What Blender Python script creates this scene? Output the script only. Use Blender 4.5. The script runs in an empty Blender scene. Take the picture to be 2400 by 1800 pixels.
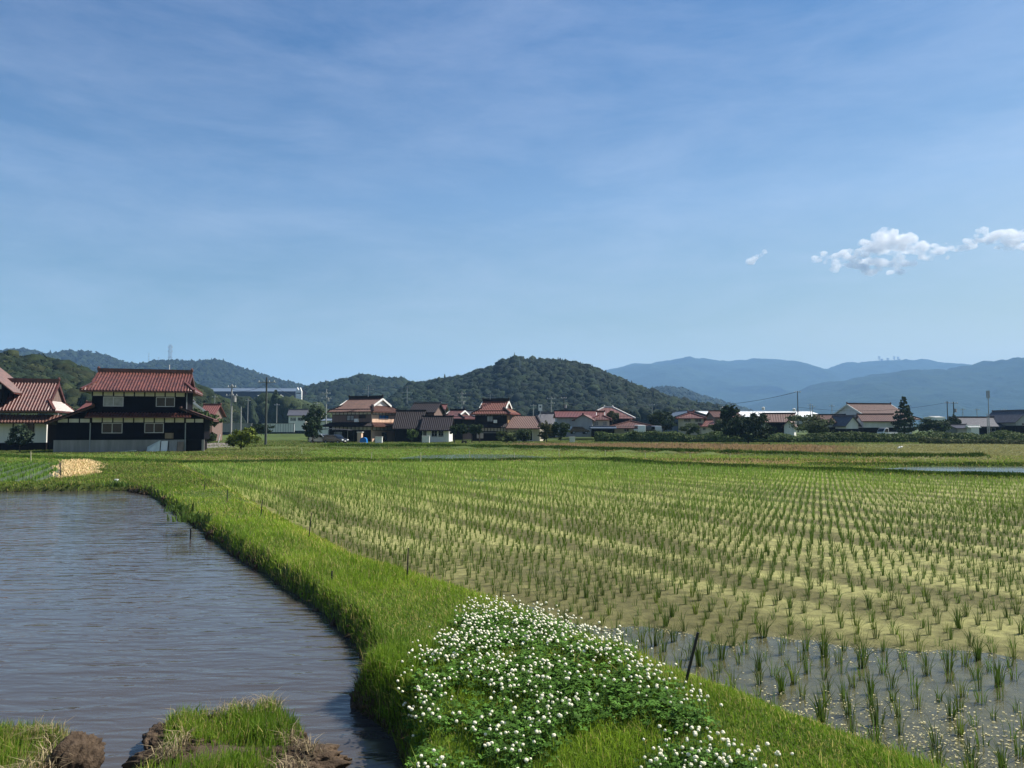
import bpy, bmesh, math, random
import numpy as np
from mathutils import Vector, Matrix
random.seed(7); RNG = np.random.default_rng(11)
SC = bpy.context.scene; COL = SC.collection
R = math.radians
# ------------------------------------------------------------------ camera, sky, sun, exposure
HAZE_D = 0.000155; CAM_H = 2.25; FPX = 1800.0; HOR = 1003.0           # focal length and horizon in the 2400 x 1800 photograph
PITCH = math.atan((HOR - 900) / FPX)
cam = bpy.data.cameras.new('camera'); cam.sensor_width = 36; cam.lens = 36 * FPX / 2400
cam.clip_start = 0.1; cam.clip_end = 30000
camo = bpy.data.objects.new('camera', cam); COL.objects.link(camo)
camo.location = (0, 0, CAM_H); camo.rotation_euler = (R(90) + PITCH, 0, 0); SC.camera = camo
SUN_AZ = R(70)      # clockwise from +Y (view direction) towards +X
SUN_EL = R(48)
w = bpy.data.worlds.new('World'); SC.world = w; w.use_nodes = True
wt = w.node_tree; wt.nodes.clear()
def N(t, typ, **kw):
    n = t.nodes.new(typ)
    for k, v in kw.items():
        if k.startswith('i_'):
            key = k[2:]; key = int(key) if key.isdigit() else key.replace('_', ' ')
            n.inputs[key].default_value = v
        else: setattr(n, k, v)
    return n
def L(t, a, b): t.links.new(a, b)
sky = N(wt, 'ShaderNodeTexSky', sky_type='NISHITA', sun_disc=False, sun_elevation=SUN_EL, sun_rotation=SUN_AZ,
        altitude=0, air_density=1.0, dust_density=0.35, ozone_density=3.0)
tc = N(wt, 'ShaderNodeTexCoord')
mp = N(wt, 'ShaderNodeMapping'); mp.inputs['Scale'].default_value = (1.5, 1.5, 6.0); mp.inputs['Rotation'].default_value = (R(6), R(-5), 0)
n1 = N(wt, 'ShaderNodeTexNoise', i_Scale=2.4, i_Detail=10.0, i_Roughness=0.66, i_Distortion=0.25)
rp = N(wt, 'ShaderNodeValToRGB'); rp.color_ramp.elements[0].position = 0.38; rp.color_ramp.elements[1].position = 0.80
mm = N(wt, 'ShaderNodeMath', operation='MULTIPLY'); mm.inputs[1].default_value = 0.20
mx = N(wt, 'ShaderNodeMix', data_type='RGBA'); mx.inputs['B'].default_value = (6.2, 6.6, 7.8, 1)
hs = N(wt, 'ShaderNodeHueSaturation', i_Saturation=0.97, i_Value=1.0)
bg = N(wt, 'ShaderNodeBackground', i_Strength=0.082); wo = N(wt, 'ShaderNodeOutputWorld')
L(wt, tc.outputs['Generated'], mp.inputs['Vector']); L(wt, mp.outputs['Vector'], n1.inputs['Vector'])
L(wt, n1.outputs['Fac'], rp.inputs['Fac']); L(wt, rp.outputs['Color'], mm.inputs[0]); L(wt, mm.outputs[0], mx.inputs['Factor'])
sz_ = N(wt, 'ShaderNodeSeparateXYZ'); L(wt, tc.outputs['Generated'], sz_.inputs[0])
rz_ = N(wt, 'ShaderNodeValToRGB'); er = rz_.color_ramp.elements; er[0].position = 0.0; er[0].color = (0.83, 0.74, 0.55, 1); er[1].position = 0.47; er[1].color = (0.32, 0.57, 0.75, 1); e2 = er.new(0.127); e2.color = (0.73, 0.69, 0.53, 1); e3 = er.new(0.284); e3.color = (0.69, 0.78, 0.79, 1)
ml_ = N(wt, 'ShaderNodeMix', data_type='RGBA', blend_type='MULTIPLY'); ml_.inputs['Factor'].default_value = 1.0
L(wt, sz_.outputs['Z'], rz_.inputs['Fac']); L(wt, sky.outputs['Color'], ml_.inputs['A']); L(wt, rz_.outputs['Color'], ml_.inputs['B']); mx_ = N(wt, 'ShaderNodeMapRange'); mx_.inputs['From Min'].default_value = -0.55; mx_.inputs['From Max'].default_value = 0.55; L(wt, sz_.outputs['X'], mx_.inputs['Value'])
rx_ = N(wt, 'ShaderNodeValToRGB'); ex = rx_.color_ramp.elements; ex[0].position = 0.0; ex[0].color = (0.74, 0.86, 0.94, 1); ex[1].position = 1.0; ex[1].color = (1.12, 1.03, 0.95, 1); e4 = ex.new(0.5); e4.color = (1, 1, 1, 1)
m2_ = N(wt, 'ShaderNodeMix', data_type='RGBA', blend_type='MULTIPLY'); m2_.inputs['Factor'].default_value = 1.0
L(wt, mx_.outputs['Result'], rx_.inputs['Fac']); L(wt, ml_.outputs['Result'], m2_.inputs['A']); L(wt, rx_.outputs['Color'], m2_.inputs['B']); L(wt, m2_.outputs['Result'], hs.inputs['Color']); L(wt, hs.outputs['Color'], mx.inputs['A'])
L(wt, mx.outputs['Result'], bg.inputs['Color']); L(wt, bg.outputs['Background'], wo.inputs['Surface'])
SUNV = Vector((math.cos(SUN_EL) * math.sin(SUN_AZ), math.cos(SUN_EL) * math.cos(SUN_AZ), math.sin(SUN_EL)))
sl = bpy.data.lights.new('sun', 'SUN'); sl.energy = 4.9; sl.angle = R(0.5); sl.color = (1.0, 0.945, 0.86)
so = bpy.data.objects.new('sun', sl); COL.objects.link(so); so.rotation_euler = SUNV.to_track_quat('Z', 'Y').to_euler(); so.location = (50, 20, 80)
SC.view_settings.view_transform = 'Standard'; SC.view_settings.look = 'None'
SC.view_settings.exposure = 0.90; SC.view_settings.gamma = 1.0
SC.cycles.max_bounces = 6; SC.cycles.diffuse_bounces = 3; SC.cycles.glossy_bounces = 3; SC.cycles.transmission_bounces = 3
SC.cycles.volume_bounces = 4; SC.cycles.transparent_max_bounces = 8

# ------------------------------------------------------------------ helpers
CT, ST = math.cos(PITCH), math.sin(PITCH)
def at(px, py, Y):                                  # world point on the sight line of a photograph pixel, at depth Y
    u = (px - 1200) / FPX; v = (900 - py) / FPX
    d = Vector((u, CT - v * ST, ST + v * CT)); k = Y / d.y
    return Vector((d.x * k, Y, CAM_H + d.z * k))
def G(px, py, z=0.0):                               # where that sight line meets the level z
    u = (px - 1200) / FPX; v = (900 - py) / FPX
    d = Vector((u, CT - v * ST, ST + v * CT)); k = (z - CAM_H) / d.z
    return (d.x * k, d.y * k)
def zof(py, Y): return at(1200, py, Y).z
def tag(o, label=None, cat=None, group=None, kind=None):
    if label: o['label'] = label
    if cat: o['category'] = cat
    if group: o['group'] = group
    if kind: o['kind'] = kind
    return o
def empty(name, loc, rz=0.0):
    o = bpy.data.objects.new(name, None); COL.objects.link(o); o.location = loc; o.rotation_euler = (0, 0, rz); o.empty_display_size = 0.2
    return o
def np_mesh(name, V, quads=None, tris=None, tint=None, smooth=False):
    me = bpy.data.meshes.new(name); V = np.asarray(V, np.float32).reshape(-1, 3)
    me.vertices.add(len(V)); me.vertices.foreach_set('co', V.ravel())
    lo = []; st = []; off = 0
    if quads is not None and len(quads):
        q = np.asarray(quads, np.int32).reshape(-1, 4); lo.append(q.ravel()); st.append(np.arange(len(q), dtype=np.int32) * 4); off = q.size
    if tris is not None and len(tris):
        t = np.asarray(tris, np.int32).reshape(-1, 3); lo.append(t.ravel()); st.append(off + np.arange(len(t), dtype=np.int32) * 3)
    lo = np.concatenate(lo); st = np.concatenate(st)
    me.loops.add(len(lo)); me.loops.foreach_set('vertex_index', lo)
    me.polygons.add(len(st)); me.polygons.foreach_set('loop_start', st)
    me.update(calc_edges=True)
    if tint is not None:
        a = me.color_attributes.new('tint', 'FLOAT_COLOR', 'POINT')
        c = np.ones((len(V), 4), np.float32); c[:, :3] = tint; a.data.foreach_set('color', c.ravel())
    if smooth: me.polygons.foreach_set('use_smooth', np.ones(len(st), bool))
    return me
def link(name, me, m, parent=None, loc=None):
    o = bpy.data.objects.new(name, me); COL.objects.link(o)
    if m: me.materials.append(m)
    if parent: o.parent = parent
    if loc is not None: o.location = loc
    return o
def hsh(ix, iy, s):
    n = (ix.astype(np.int64) * 374761393 + iy.astype(np.int64) * 668265263 + s * 982451653) & 0x7fffffff
    n = ((n ^ (n >> 13)) * 1274126177) & 0x7fffffff
    return ((n ^ (n >> 16)) & 0xffff) / 65535.0
def vnoise(x, y, s=0):
    x = np.asarray(x, float); y = np.asarray(y, float)
    ix = np.floor(x); iy = np.floor(y); fx = x - ix; fy = y - iy; fx = fx * fx * (3 - 2 * fx); fy = fy * fy * (3 - 2 * fy)
    a = hsh(ix, iy, s); b = hsh(ix + 1, iy, s); c = hsh(ix, iy + 1, s); d = hsh(ix + 1, iy + 1, s)
    return (a * (1 - fx) + b * fx) * (1 - fy) + (c * (1 - fx) + d * fx) * fy
def fbm(x, y, o=4, s=0):
    t = 0; a = 0.5; f = 1.0
    for k in range(o):
        t = t + a * (vnoise(np.asarray(x) * f, np.asarray(y) * f, s + k * 17) - 0.5) * 2; a *= 0.5; f *= 2.03
    return t
def sstep(a, b, x):
    t = np.clip((x - a) / (b - a), 0, 1); return t * t * (3 - 2 * t)
def sd_poly(x, y, P):                               # signed distance, negative inside
    P = np.asarray(P, float); n = len(P); d = np.full(x.shape, 1e18); ins = np.zeros(x.shape, bool)
    for i in range(n):
        ax, ay = P[i]; bx, by = P[(i + 1) % n]; ex, ey = bx - ax, by - ay
        t = np.clip(((x - ax) * ex + (y - ay) * ey) / (ex * ex + ey * ey + 1e-12), 0, 1)
        d = np.minimum(d, (x - ax - t * ex) ** 2 + (y - ay - t * ey) ** 2)
        c = ((ay > y) != (by > y)) & (x < (bx - ax) * (y - ay) / (by - ay + 1e-12) + ax); ins ^= c
    d = np.sqrt(d); return np.where(ins, -d, d)
def d_line(x, y, P):
    d = np.full(x.shape, 1e18)
    for (ax, ay), (bx, by) in zip(P[:-1], P[1:]):
        ex, ey = bx - ax, by - ay
        t = np.clip(((x - ax) * ex + (y - ay) * ey) / (ex * ex + ey * ey + 1e-12), 0, 1)
        d = np.minimum(d, (x - ax - t * ex) ** 2 + (y - ay - t * ey) ** 2)
    return np.sqrt(d)
class MB:                                           # collects shapes into ONE mesh
    def __init__(s): s.v = []; s.f = []
    def add(s, vs, fs):
        b = len(s.v); s.v += [tuple(p) for p in vs]; s.f += [tuple(b + i for i in f) for f in fs]; return s
    def box(s, x0, x1, y0, y1, z0, z1):
        return s.add([(x0,y0,z0),(x1,y0,z0),(x1,y1,z0),(x0,y1,z0),(x0,y0,z1),(x1,y0,z1),(x1,y1,z1),(x0,y1,z1)],
              [(0,3,2,1),(4,5,6,7),(0,1,5,4),(1,2,6,5),(2,3,7,6),(3,0,4,7)])
    def prism(s, pts, d):                           # closed outline pts extruded by vector d
        n = len(pts); d = Vector(d); a = [Vector(p) for p in pts]
        return s.add(a + [p + d for p in a], [tuple(range(n))[::-1], tuple(range(n, 2*n))] + [(i, (i+1) % n, n+(i+1) % n, n+i) for i in range(n)])
    def tube(s, p, q, r0, r1=None, n=8):
        r1 = r0 if r1 is None else r1; p = Vector(p); q = Vector(q); ax = (q - p).normalized()
        u = ax.orthogonal().normalized(); v = ax.cross(u); V = []
        for c, r in ((p, r0), (q, r1)):
            for i in range(n):
                a = 2*math.pi*i/n; V.append(c + u*(math.cos(a)*r) + v*(math.sin(a)*r))
        return s.add(V, [(i, (i+1) % n, n+(i+1) % n, n+i) for i in range(n)] + [tuple(range(n))[::-1], tuple(range(n, 2*n))])
    def path(s, pts, rs, n=6):
        for (p, r0), (q, r1) in zip(list(zip(pts, rs))[:-1], list(zip(pts, rs))[1:]): s.tube(p, q, r0, r1, n)
        return s
    def bar(s, p, q, w, h):                         # box beam from p to q, w sideways, h upwards
        p = Vector(p); q = Vector(q); ax = (q - p).normalized(); side = ax.cross(Vector((0,0,1)))
        side = (side.normalized() if side.length > 1e-4 else Vector((1,0,0))) * w/2; up = side.cross(ax).normalized() * h/2
        o = [(-1,-1),(1,-1),(1,1),(-1,1)]
        return s.add([p + side*a + up*b for a, b in o] + [q + side*a + up*b for a, b in o],
                     [(0,1,2,3),(7,6,5,4),(0,4,5,1),(1,5,6,2),(2,6,7,3),(3,7,4,0)])
    def ball(s, c, r, sq=1.0):
        V = []; F = []; n = 8; k = 5
        for j in range(k + 1):
            t = math.pi*j/k
            for i in range(n): V.append((c[0]+r*math.sin(t)*math.cos(2*math.pi*i/n), c[1]+r*math.sin(t)*math.sin(2*math.pi*i/n), c[2]+r*sq*math.cos(t)))
        for j in range(k):
            for i in range(n): F.append((j*n+i, (j+1)*n+i, (j+1)*n+(i+1) % n, j*n+(i+1) % n))
        return s.add(V, F)
    def build(s, name, m, parent=None, smooth=False, bevel=0):
        me = bpy.data.meshes.new(name); me.from_pydata(s.v, [], s.f); me.update()
        bm = bmesh.new(); bm.from_mesh(me); bmesh.ops.recalc_face_normals(bm, faces=bm.faces)
        if bevel: bmesh.ops.bevel(bm, geom=bm.edges[:], offset=bevel, segments=2, affect='EDGES', profile=0.5, clamp_overlap=True)
        bm.to_mesh(me); bm.free()
        if smooth: me.polygons.foreach_set('use_smooth', np.ones(len(me.polygons), bool))
        return link(name, me, m, parent)

# ------------------------------------------------------------------ materials
M = {}
def mat(name, col, rough=0.8, var=0.25, scale=3.0, bump=0.0, bscale=20.0, spec=0.4, col2=None, streak=False, tint=False, metal=0.0):
    m = bpy.data.materials.new(name); m.use_nodes = True; t = m.node_tree; t.nodes.clear()
    out = N(t, 'ShaderNodeOutputMaterial'); b = N(t, 'ShaderNodeBsdfPrincipled', i_Roughness=rough, i_Metallic=metal)
    b.inputs['Specular IOR Level'].default_value = spec
    tcn = N(t, 'ShaderNodeTexCoord'); mpn = N(t, 'ShaderNodeMapping')
    if streak: mpn.inputs['Scale'].default_value = (1, 1, 0.12)
    no = N(t, 'ShaderNodeTexNoise', i_Scale=scale, i_Detail=6.0, i_Roughness=0.65)
    L(t, tcn.outputs['Object'], mpn.inputs['Vector']); L(t, mpn.outputs['Vector'], no.inputs['Vector'])
    mr = N(t, 'ShaderNodeMapRange'); mr.inputs['From Min'].default_value = 0.3; mr.inputs['From Max'].default_value = 0.7
    L(t, no.outputs['Fac'], mr.inputs['Value'])
    mixn = N(t, 'ShaderNodeMix', data_type='RGBA'); c2 = col2 or tuple(c*(1-var*1.6) for c in col)
    mixn.inputs['A'].default_value = (*c2, 1); mixn.inputs['B'].default_value = (*(col if col2 else tuple(min(1, c*(1+var*0.6)) for c in col)), 1)
    L(t, mr.outputs['Result'], mixn.inputs['Factor']); src = mixn.outputs['Result']
    if tint:
        a = N(t, 'ShaderNodeVertexColor', layer_name='tint'); mu = N(t, 'ShaderNodeMix', data_type='RGBA', blend_type='MULTIPLY'); mu.inputs['Factor'].default_value = 1
        L(t, src, mu.inputs['A']); L(t, a.outputs['Color'], mu.inputs['B']); src = mu.outputs['Result']
    L(t, src, b.inputs['Base Color'])
    if bump:
        n2 = N(t, 'ShaderNodeTexNoise', i_Scale=bscale, i_Detail=5.0, i_Roughness=0.7); L(t, tcn.outputs['Object'], n2.inputs['Vector'])
        bp = N(t, 'ShaderNodeBump', i_Strength=0.6, i_Distance=bump); L(t, n2.outputs['Fac'], bp.inputs['Height']); L(t, bp.outputs['Normal'], b.inputs['Normal'])
    L(t, b.outputs['BSDF'], out.inputs['Surface']); M[name] = m; return m
def leafmat(name, trans=0.3, rough=0.55, spec=0.3):  # colour from the per-blade tint, thin leaf that lets light through
    m = bpy.data.materials.new(name); m.use_nodes = True; t = m.node_tree; t.nodes.clear()
    out = N(t, 'ShaderNodeOutputMaterial'); b = N(t, 'ShaderNodeBsdfPrincipled', i_Roughness=rough); b.inputs['Specular IOR Level'].default_value = spec
    a = N(t, 'ShaderNodeVertexColor', layer_name='tint'); tr = N(t, 'ShaderNodeBsdfTranslucent'); ms = N(t, 'ShaderNodeMixShader', i_0=trans)
    L(t, a.outputs['Color'], b.inputs['Base Color']); L(t, a.outputs['Color'], tr.inputs['Color'])
    L(t, b.outputs['BSDF'], ms.inputs[1]); L(t, tr.outputs['BSDF'], ms.inputs[2]); L(t, ms.outputs[0], out.inputs['Surface']); M[name] = m; return m
leafmat('grass_blade', 0.45, 0.6, 0.2); leafmat('leaf', 0.25, 0.7, 0.08); leafmat('rice_blade', 0.35, 0.5, 0.2); leafmat('dry_stalk', 0.15, 0.8, 0.1)
mat('forest', (1, 1, 1), 0.9, 0.38, 0.5, bump=0.9, bscale=0.9, spec=0.1, tint=True)
mat('far_forest', (1, 1, 1), 1.0, 0.30, 0.02, bump=14.0, bscale=0.03, spec=0.0, tint=True)
mat('black_board', (0.0045, 0.0032, 0.0058), 0.85, 0.3, 6, spec=0.08, streak=True)
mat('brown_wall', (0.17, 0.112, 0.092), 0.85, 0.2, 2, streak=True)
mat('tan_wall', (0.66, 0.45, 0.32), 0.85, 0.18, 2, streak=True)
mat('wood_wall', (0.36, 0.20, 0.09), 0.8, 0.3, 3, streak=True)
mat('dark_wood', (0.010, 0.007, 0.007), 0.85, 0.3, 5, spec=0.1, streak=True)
mat('plaster', (0.62, 0.59, 0.56), 0.9, 0.10, 2, streak=True)
mat('white_wall', (0.72, 0.71, 0.67), 0.85, 0.10, 1.5, streak=True)
mat('grey_wall', (0.34, 0.345, 0.35), 0.9, 0.14, 1.5, streak=True)
mat('cream_wall', (0.52, 0.46, 0.36), 0.9, 0.12, 1.5, streak=True)
mat('concrete', (0.27, 0.26, 0.24), 0.9, 0.25, 1.6, bump=0.01, streak=True)
mat('red_tile', (0.120, 0.036, 0.024), 0.40, 0.45, 2.0, spec=0.5)
mat('red_tile_matt', (0.150, 0.040, 0.027), 0.6, 0.3, 3.0, spec=0.2)
mat('red_roof', (0.125, 0.034, 0.026), 0.5, 0.25, 1.5, spec=0.4)
mat('brown_tile', (0.105, 0.046, 0.032), 0.55, 0.3, 2.0, spec=0.25)
mat('black_tile', (0.016, 0.011, 0.012), 0.6, 0.3, 2.0, spec=0.15)
mat('slate_tile', (0.075, 0.072, 0.082), 0.42, 0.3, 2.0, spec=0.5)
mat('blue_roof', (0.03, 0.05, 0.09), 0.5, 0.2, 1.0)
mat('white_roof', (0.82, 0.83, 0.82), 0.5, 0.06, 0.4)
mat('metal_roof', (0.10, 0.13, 0.17), 0.5, 0.15, 0.3)
mat('window_frame', (0.42, 0.42, 0.45), 0.4, 0.1, 3, metal=0.3)
mat('glass', (0.012, 0.016, 0.022), 0.12, 0.3, 1.2, spec=0.3)
mat('curtain_glass', (0.26, 0.27, 0.27), 0.25, 0.25, 2.0, spec=0.6)
mat('blue_curtain', (0.02, 0.14, 0.33), 0.35, 0.4, 3, streak=True)
mat('pole_grey', (0.33, 0.33, 0.32), 0.8, 0.15, 2)
mat('pole_dark', (0.06, 0.07, 0.065), 0.8, 0.2, 2)
mat('steel', (0.30, 0.32, 0.34), 0.5, 0.1, 2, metal=0.2)
mat('wire', (0.02, 0.02, 0.022), 0.7, 0.1)
mat('bark', (0.07, 0.05, 0.035), 0.95, 0.35, 6, bump=0.03, bscale=12)
mat('car_black', (0.008, 0.008, 0.010), 0.2, 0.1, 2, spec=0.7)
mat('car_silver', (0.42, 0.44, 0.46), 0.3, 0.05, 2, metal=0.4)
mat('car_white', (0.75, 0.75, 0.74), 0.3, 0.05, 2)
mat('tyre', (0.012, 0.012, 0.012), 0.9, 0.2)
mat('lamp_glass', (0.75, 0.76, 0.78), 0.15, 0.05)
mat('blue_tarp', (0.012, 0.17, 0.52), 0.45, 0.25, 4, bump=0.05, bscale=5)
mat('white_plastic', (0.74, 0.73, 0.68), 0.5, 0.08, 3)
mat('pale_board', (0.62, 0.66, 0.60), 0.8, 0.15, 2, streak=True)
mat('board_brown', (0.22, 0.16, 0.11), 0.85, 0.25, 2, streak=True)
mat('stake_black', (0.012, 0.012, 0.013), 0.5, 0.2)
mat('stake_pale', (0.50, 0.48, 0.30), 0.7, 0.2)
mat('petal', (0.84, 0.80, 0.64), 0.8, 0.10, 60, spec=0.2, tint=True)
mat('stem_green', (0.10, 0.17, 0.035), 0.6, 0.2)
mat('mud_clod', (0.125, 0.088, 0.058), 0.95, 0.4, 12, bump=0.08, bscale=22, spec=0.15, col2=(0.03, 0.021, 0.015))
mat('gravel_road', (0.30, 0.28, 0.27), 0.95, 0.2, 4)

# ------------------------------------------------------------------ the ground: one sheet, finer near the viewer
def Gs(pts, z=0.0): return [G(px, py, z) for px, py in pts]
shore = Gs([(290,1150),(340,1160),(434,1226),(510,1286),(651,1383),(759,1465),(838,1575),(838,1592),(795,1625),(800,1650),(835,1690),(870,1740),(905,1800)])
POND = [(-60, shore[0][1]+1.0), (-30, shore[0][1]+0.3)] + Gs([(0,1152)]) + shore + [(-0.85, 4.0), (-0.8, 1.0), (-60, 1.0)]
ISLE = Gs([(325,1800),(330,1760),(350,1722),(420,1702),(480,1690),(560,1678),(640,1668),(695,1672),(735,1710),(770,1760),(800,1800)]) + [(-1.15, 4.2), (-1.1, 1.0), (-2.6, 1.0), (-2.55, 4.2)]
LEFTG = Gs([(-500,1735),(0,1722),(120,1728),(200,1738),(232,1770),(238,1800)]) + [(-2.9, 4.2), (-2.9, 1.0), (-60, 1.0), (-60, 6.0)]
PADDY = [(2.9,4.75),(2.55,5.4),(1.5,7.0),(0.15,9.4),(-1.75,11.9),(-2.95,13.6),(-20.5,47.5),(5,51.5),(21,31.5),(32,18),(30,4.6),(8,4.3),(4,4.5)]
LPAD = Gs([(-330,1138),(-330,1086),(0,1084),(142,1082),(134,1122),(60,1134),(0,1136)], 0.12)
RPOND = Gs([(2035,1097),(2150,1091),(2400,1091),(2800,1092),(2800,1117),(2400,1117),(2270,1110),(2150,1104)], 0.12)
BLUEP = Gs([(930,1073),(990,1066),(1100,1063),(1200,1064),(1300,1071),(1200,1076),(1000,1077)], 0.10)
def ang_rows():
    ys = [0.8]
    while ys[-1] < 62: ys.append(ys[-1]*1.0105)
    while ys[-1] < 7200: ys.append(ys[-1]*1.045)
    return np.array(ys)
def mud_height(x, y):
    v = x*0.854 + y*0.52                             # across the planting rows
    b = np.array([(0.6, 9.2), (4.8, 7.35)]); side = (x-b[0,0])*(b[1,1]-b[0,1]) - (y-b[0,1])*(b[1,0]-b[0,0])
    side = side/np.hypot(*(b[1]-b[0]))               # > 0 on the near side of the flooded strip
    wet = sstep(-0.6, 0.5, side + 0.8*fbm(x*0.9, y*0.9, 4, 5))
    dry = 0.022 + 0.020*fbm(x*0.5, y*0.5, 3, 9) + 0.007*np.sin(v*2*math.pi/1.8 + 0.6*fbm(x*.3, y*.3, 2, 3)) + 0.008*fbm(x*4, y*4, 2, 4)
    pool = sstep(0.32, 0.55, fbm(x*0.16+3.1, y*0.11+1.7, 2, 21))*sstep(14, 22, y)
    return dry*(1-wet) - (0.026+0.03*fbm(x*1.1, y*1.1, 4, 6))*wet - 0.05*pool
BUNDS = [([(-40,60),(-20.5,49.2),(5,53.2)], 0.06, 0.7), ([(5,53.2),(22.2,32.4),(34,18)], 0.05, 0.6), (Gs([(300,1062),(620,1070),(900,1081)],0.2), 0.12, 1.2),
         (Gs([(760,1046),(1060,1047),(1300,1052),(1700,1062),(2000,1071),(2300,1072)],0.15), 0.26, 1.0), (Gs([(1900,1087),(2400,1088),(2800,1088)],0.15), 0.14, 0.8),
         (Gs([(500,1047),(760,1050)],0.1), 0.2, 1.2), (Gs([(1250,1078),(1700,1079),(2060,1080)],0.15), 0.12, 1.5)]
def ground_h(x, y):
    x = np.asarray(x, float); y = np.asarray(y, float); shp = x.shape
    x = x.ravel(); y = y.ravel(); h = np.full(x.shape, 0.06)
    near = y < 130; xn = x[near]; yn = y[near]
    Lh = 0.06 + 0.20*(1-sstep(24, 46, yn)) + 0.05*fbm(xn*0.7, yn*0.7, 4, 1) + 0.12*np.exp(-((xn-0.4)**2+(yn-6.0)**2)/3.0)
    for P, a, wd in BUNDS: Lh = Lh + a*np.exp(-(d_line(xn, yn, P)/wd)**2)
    s = sd_poly(xn, yn, PADDY) + 0.10*fbm(xn*1.7, yn*1.7, 3, 31)
    mh = mud_height(xn, yn); t = sstep(-0.15, np.where(yn > 22, 0.40, 0.75), s); hh = mh*(1-t) + Lh*t
    for P, wz in ((LPAD, 0.06), (RPOND, 0.04), (BLUEP, 0.03)):
        t = sstep(-0.1, 0.7, sd_poly(xn, yn, P)); hh = (wz-0.1)*(1-t) + hh*t
    s = sd_poly(xn, yn, POND) + 0.10*fbm(xn*1.9, yn*1.9, 4, 41)
    s2 = np.maximum(s, -(sd_poly(xn, yn, ISLE) + 0.07*fbm(xn*2.6, yn*2.6, 5, 44)))
    s2 = np.maximum(s2, -(sd_poly(xn, yn, LEFTG) + 0.05*fbm(xn*2.6, yn*2.6, 5, 46)))
    isl = (s < 0)
    t = sstep(-0.10, np.where(isl, 0.20, 0.34), s2 + 0.05*fbm(xn*9, yn*9, 3, 49)*(yn < 9)); top = np.where(isl, 0.09 + 0.06*fbm(xn*1.6, yn*1.6, 3, 48) + 0.035*fbm(xn*7, yn*7, 4, 148), hh)
    hh = np.where((s2 < 0.4) | isl, -0.4*(1-t) + top*t, hh)
    h[near] = hh
    return h.reshape(shp)
C_GRASS = (0.085, 0.120, 0.022); C_MUD = (0.055, 0.040, 0.028); C_TAN = (0.25, 0.185, 0.085); C_LIGHT = (0.155, 0.205, 0.040)
C_STRAW = (0.62, 0.46, 0.24); C_RUST = (0.20, 0.135, 0.07); C_OLIVE = (0.15, 0.15, 0.05)
ZONES = [  # painted ground: outline in photograph pixels projected on the plain, its plant colour, edge softness
    ([(1180,1040),(1560,1040),(2000,1046),(2120,1062),(2060,1071),(1700,1062),(1300,1051)], C_RUST, 1.5),
    ([(2000,1040),(2500,1038),(2800,1086),(2060,1078),(1960,1060)], (0.17,0.17,0.065), 2.0),
    ([(1000,1050),(1300,1055),(1700,1065),(1990,1073),(1700,1074),(1300,1070),(1060,1062)], C_LIGHT, 1.0),
    ([(700,1052),(1000,1050),(1060,1062),(930,1072),(740,1070)], (0.125,0.19,0.026), 1.0),
    ([(1250,1074),(1700,1074),(2060,1078),(2180,1083),(2000,1087),(1600,1082)], (0.26,0.185,0.085), 0.6),
    ([(400,1066),(640,1070),(930,1074),(1250,1077),(1100,1082),(700,1084),(420,1086)], (0.19,0.165,0.06), 0.7),
    ([(0,1062),(430,1062),(430,1072),(140,1078),(0,1078)], (0.13,0.19,0.035), 0.8),
    ([(150,1079),(200,1077),(225,1090),(215,1112),(160,1121),(140,1122)], C_STRAW, 0.35),
    ([(470,1037),(540,1037),(545,1048),(440,1050)], (0.26,0.24,0.22), 0.5),
    ([(330,1050),(560,1047),(760,1048),(730,1056),(330,1058)], (0.12,0.15,0.035), 0.8),
]
ZONES = [(Gs(p, 0.15), c, e) for p, c, e in ZONES]
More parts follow.
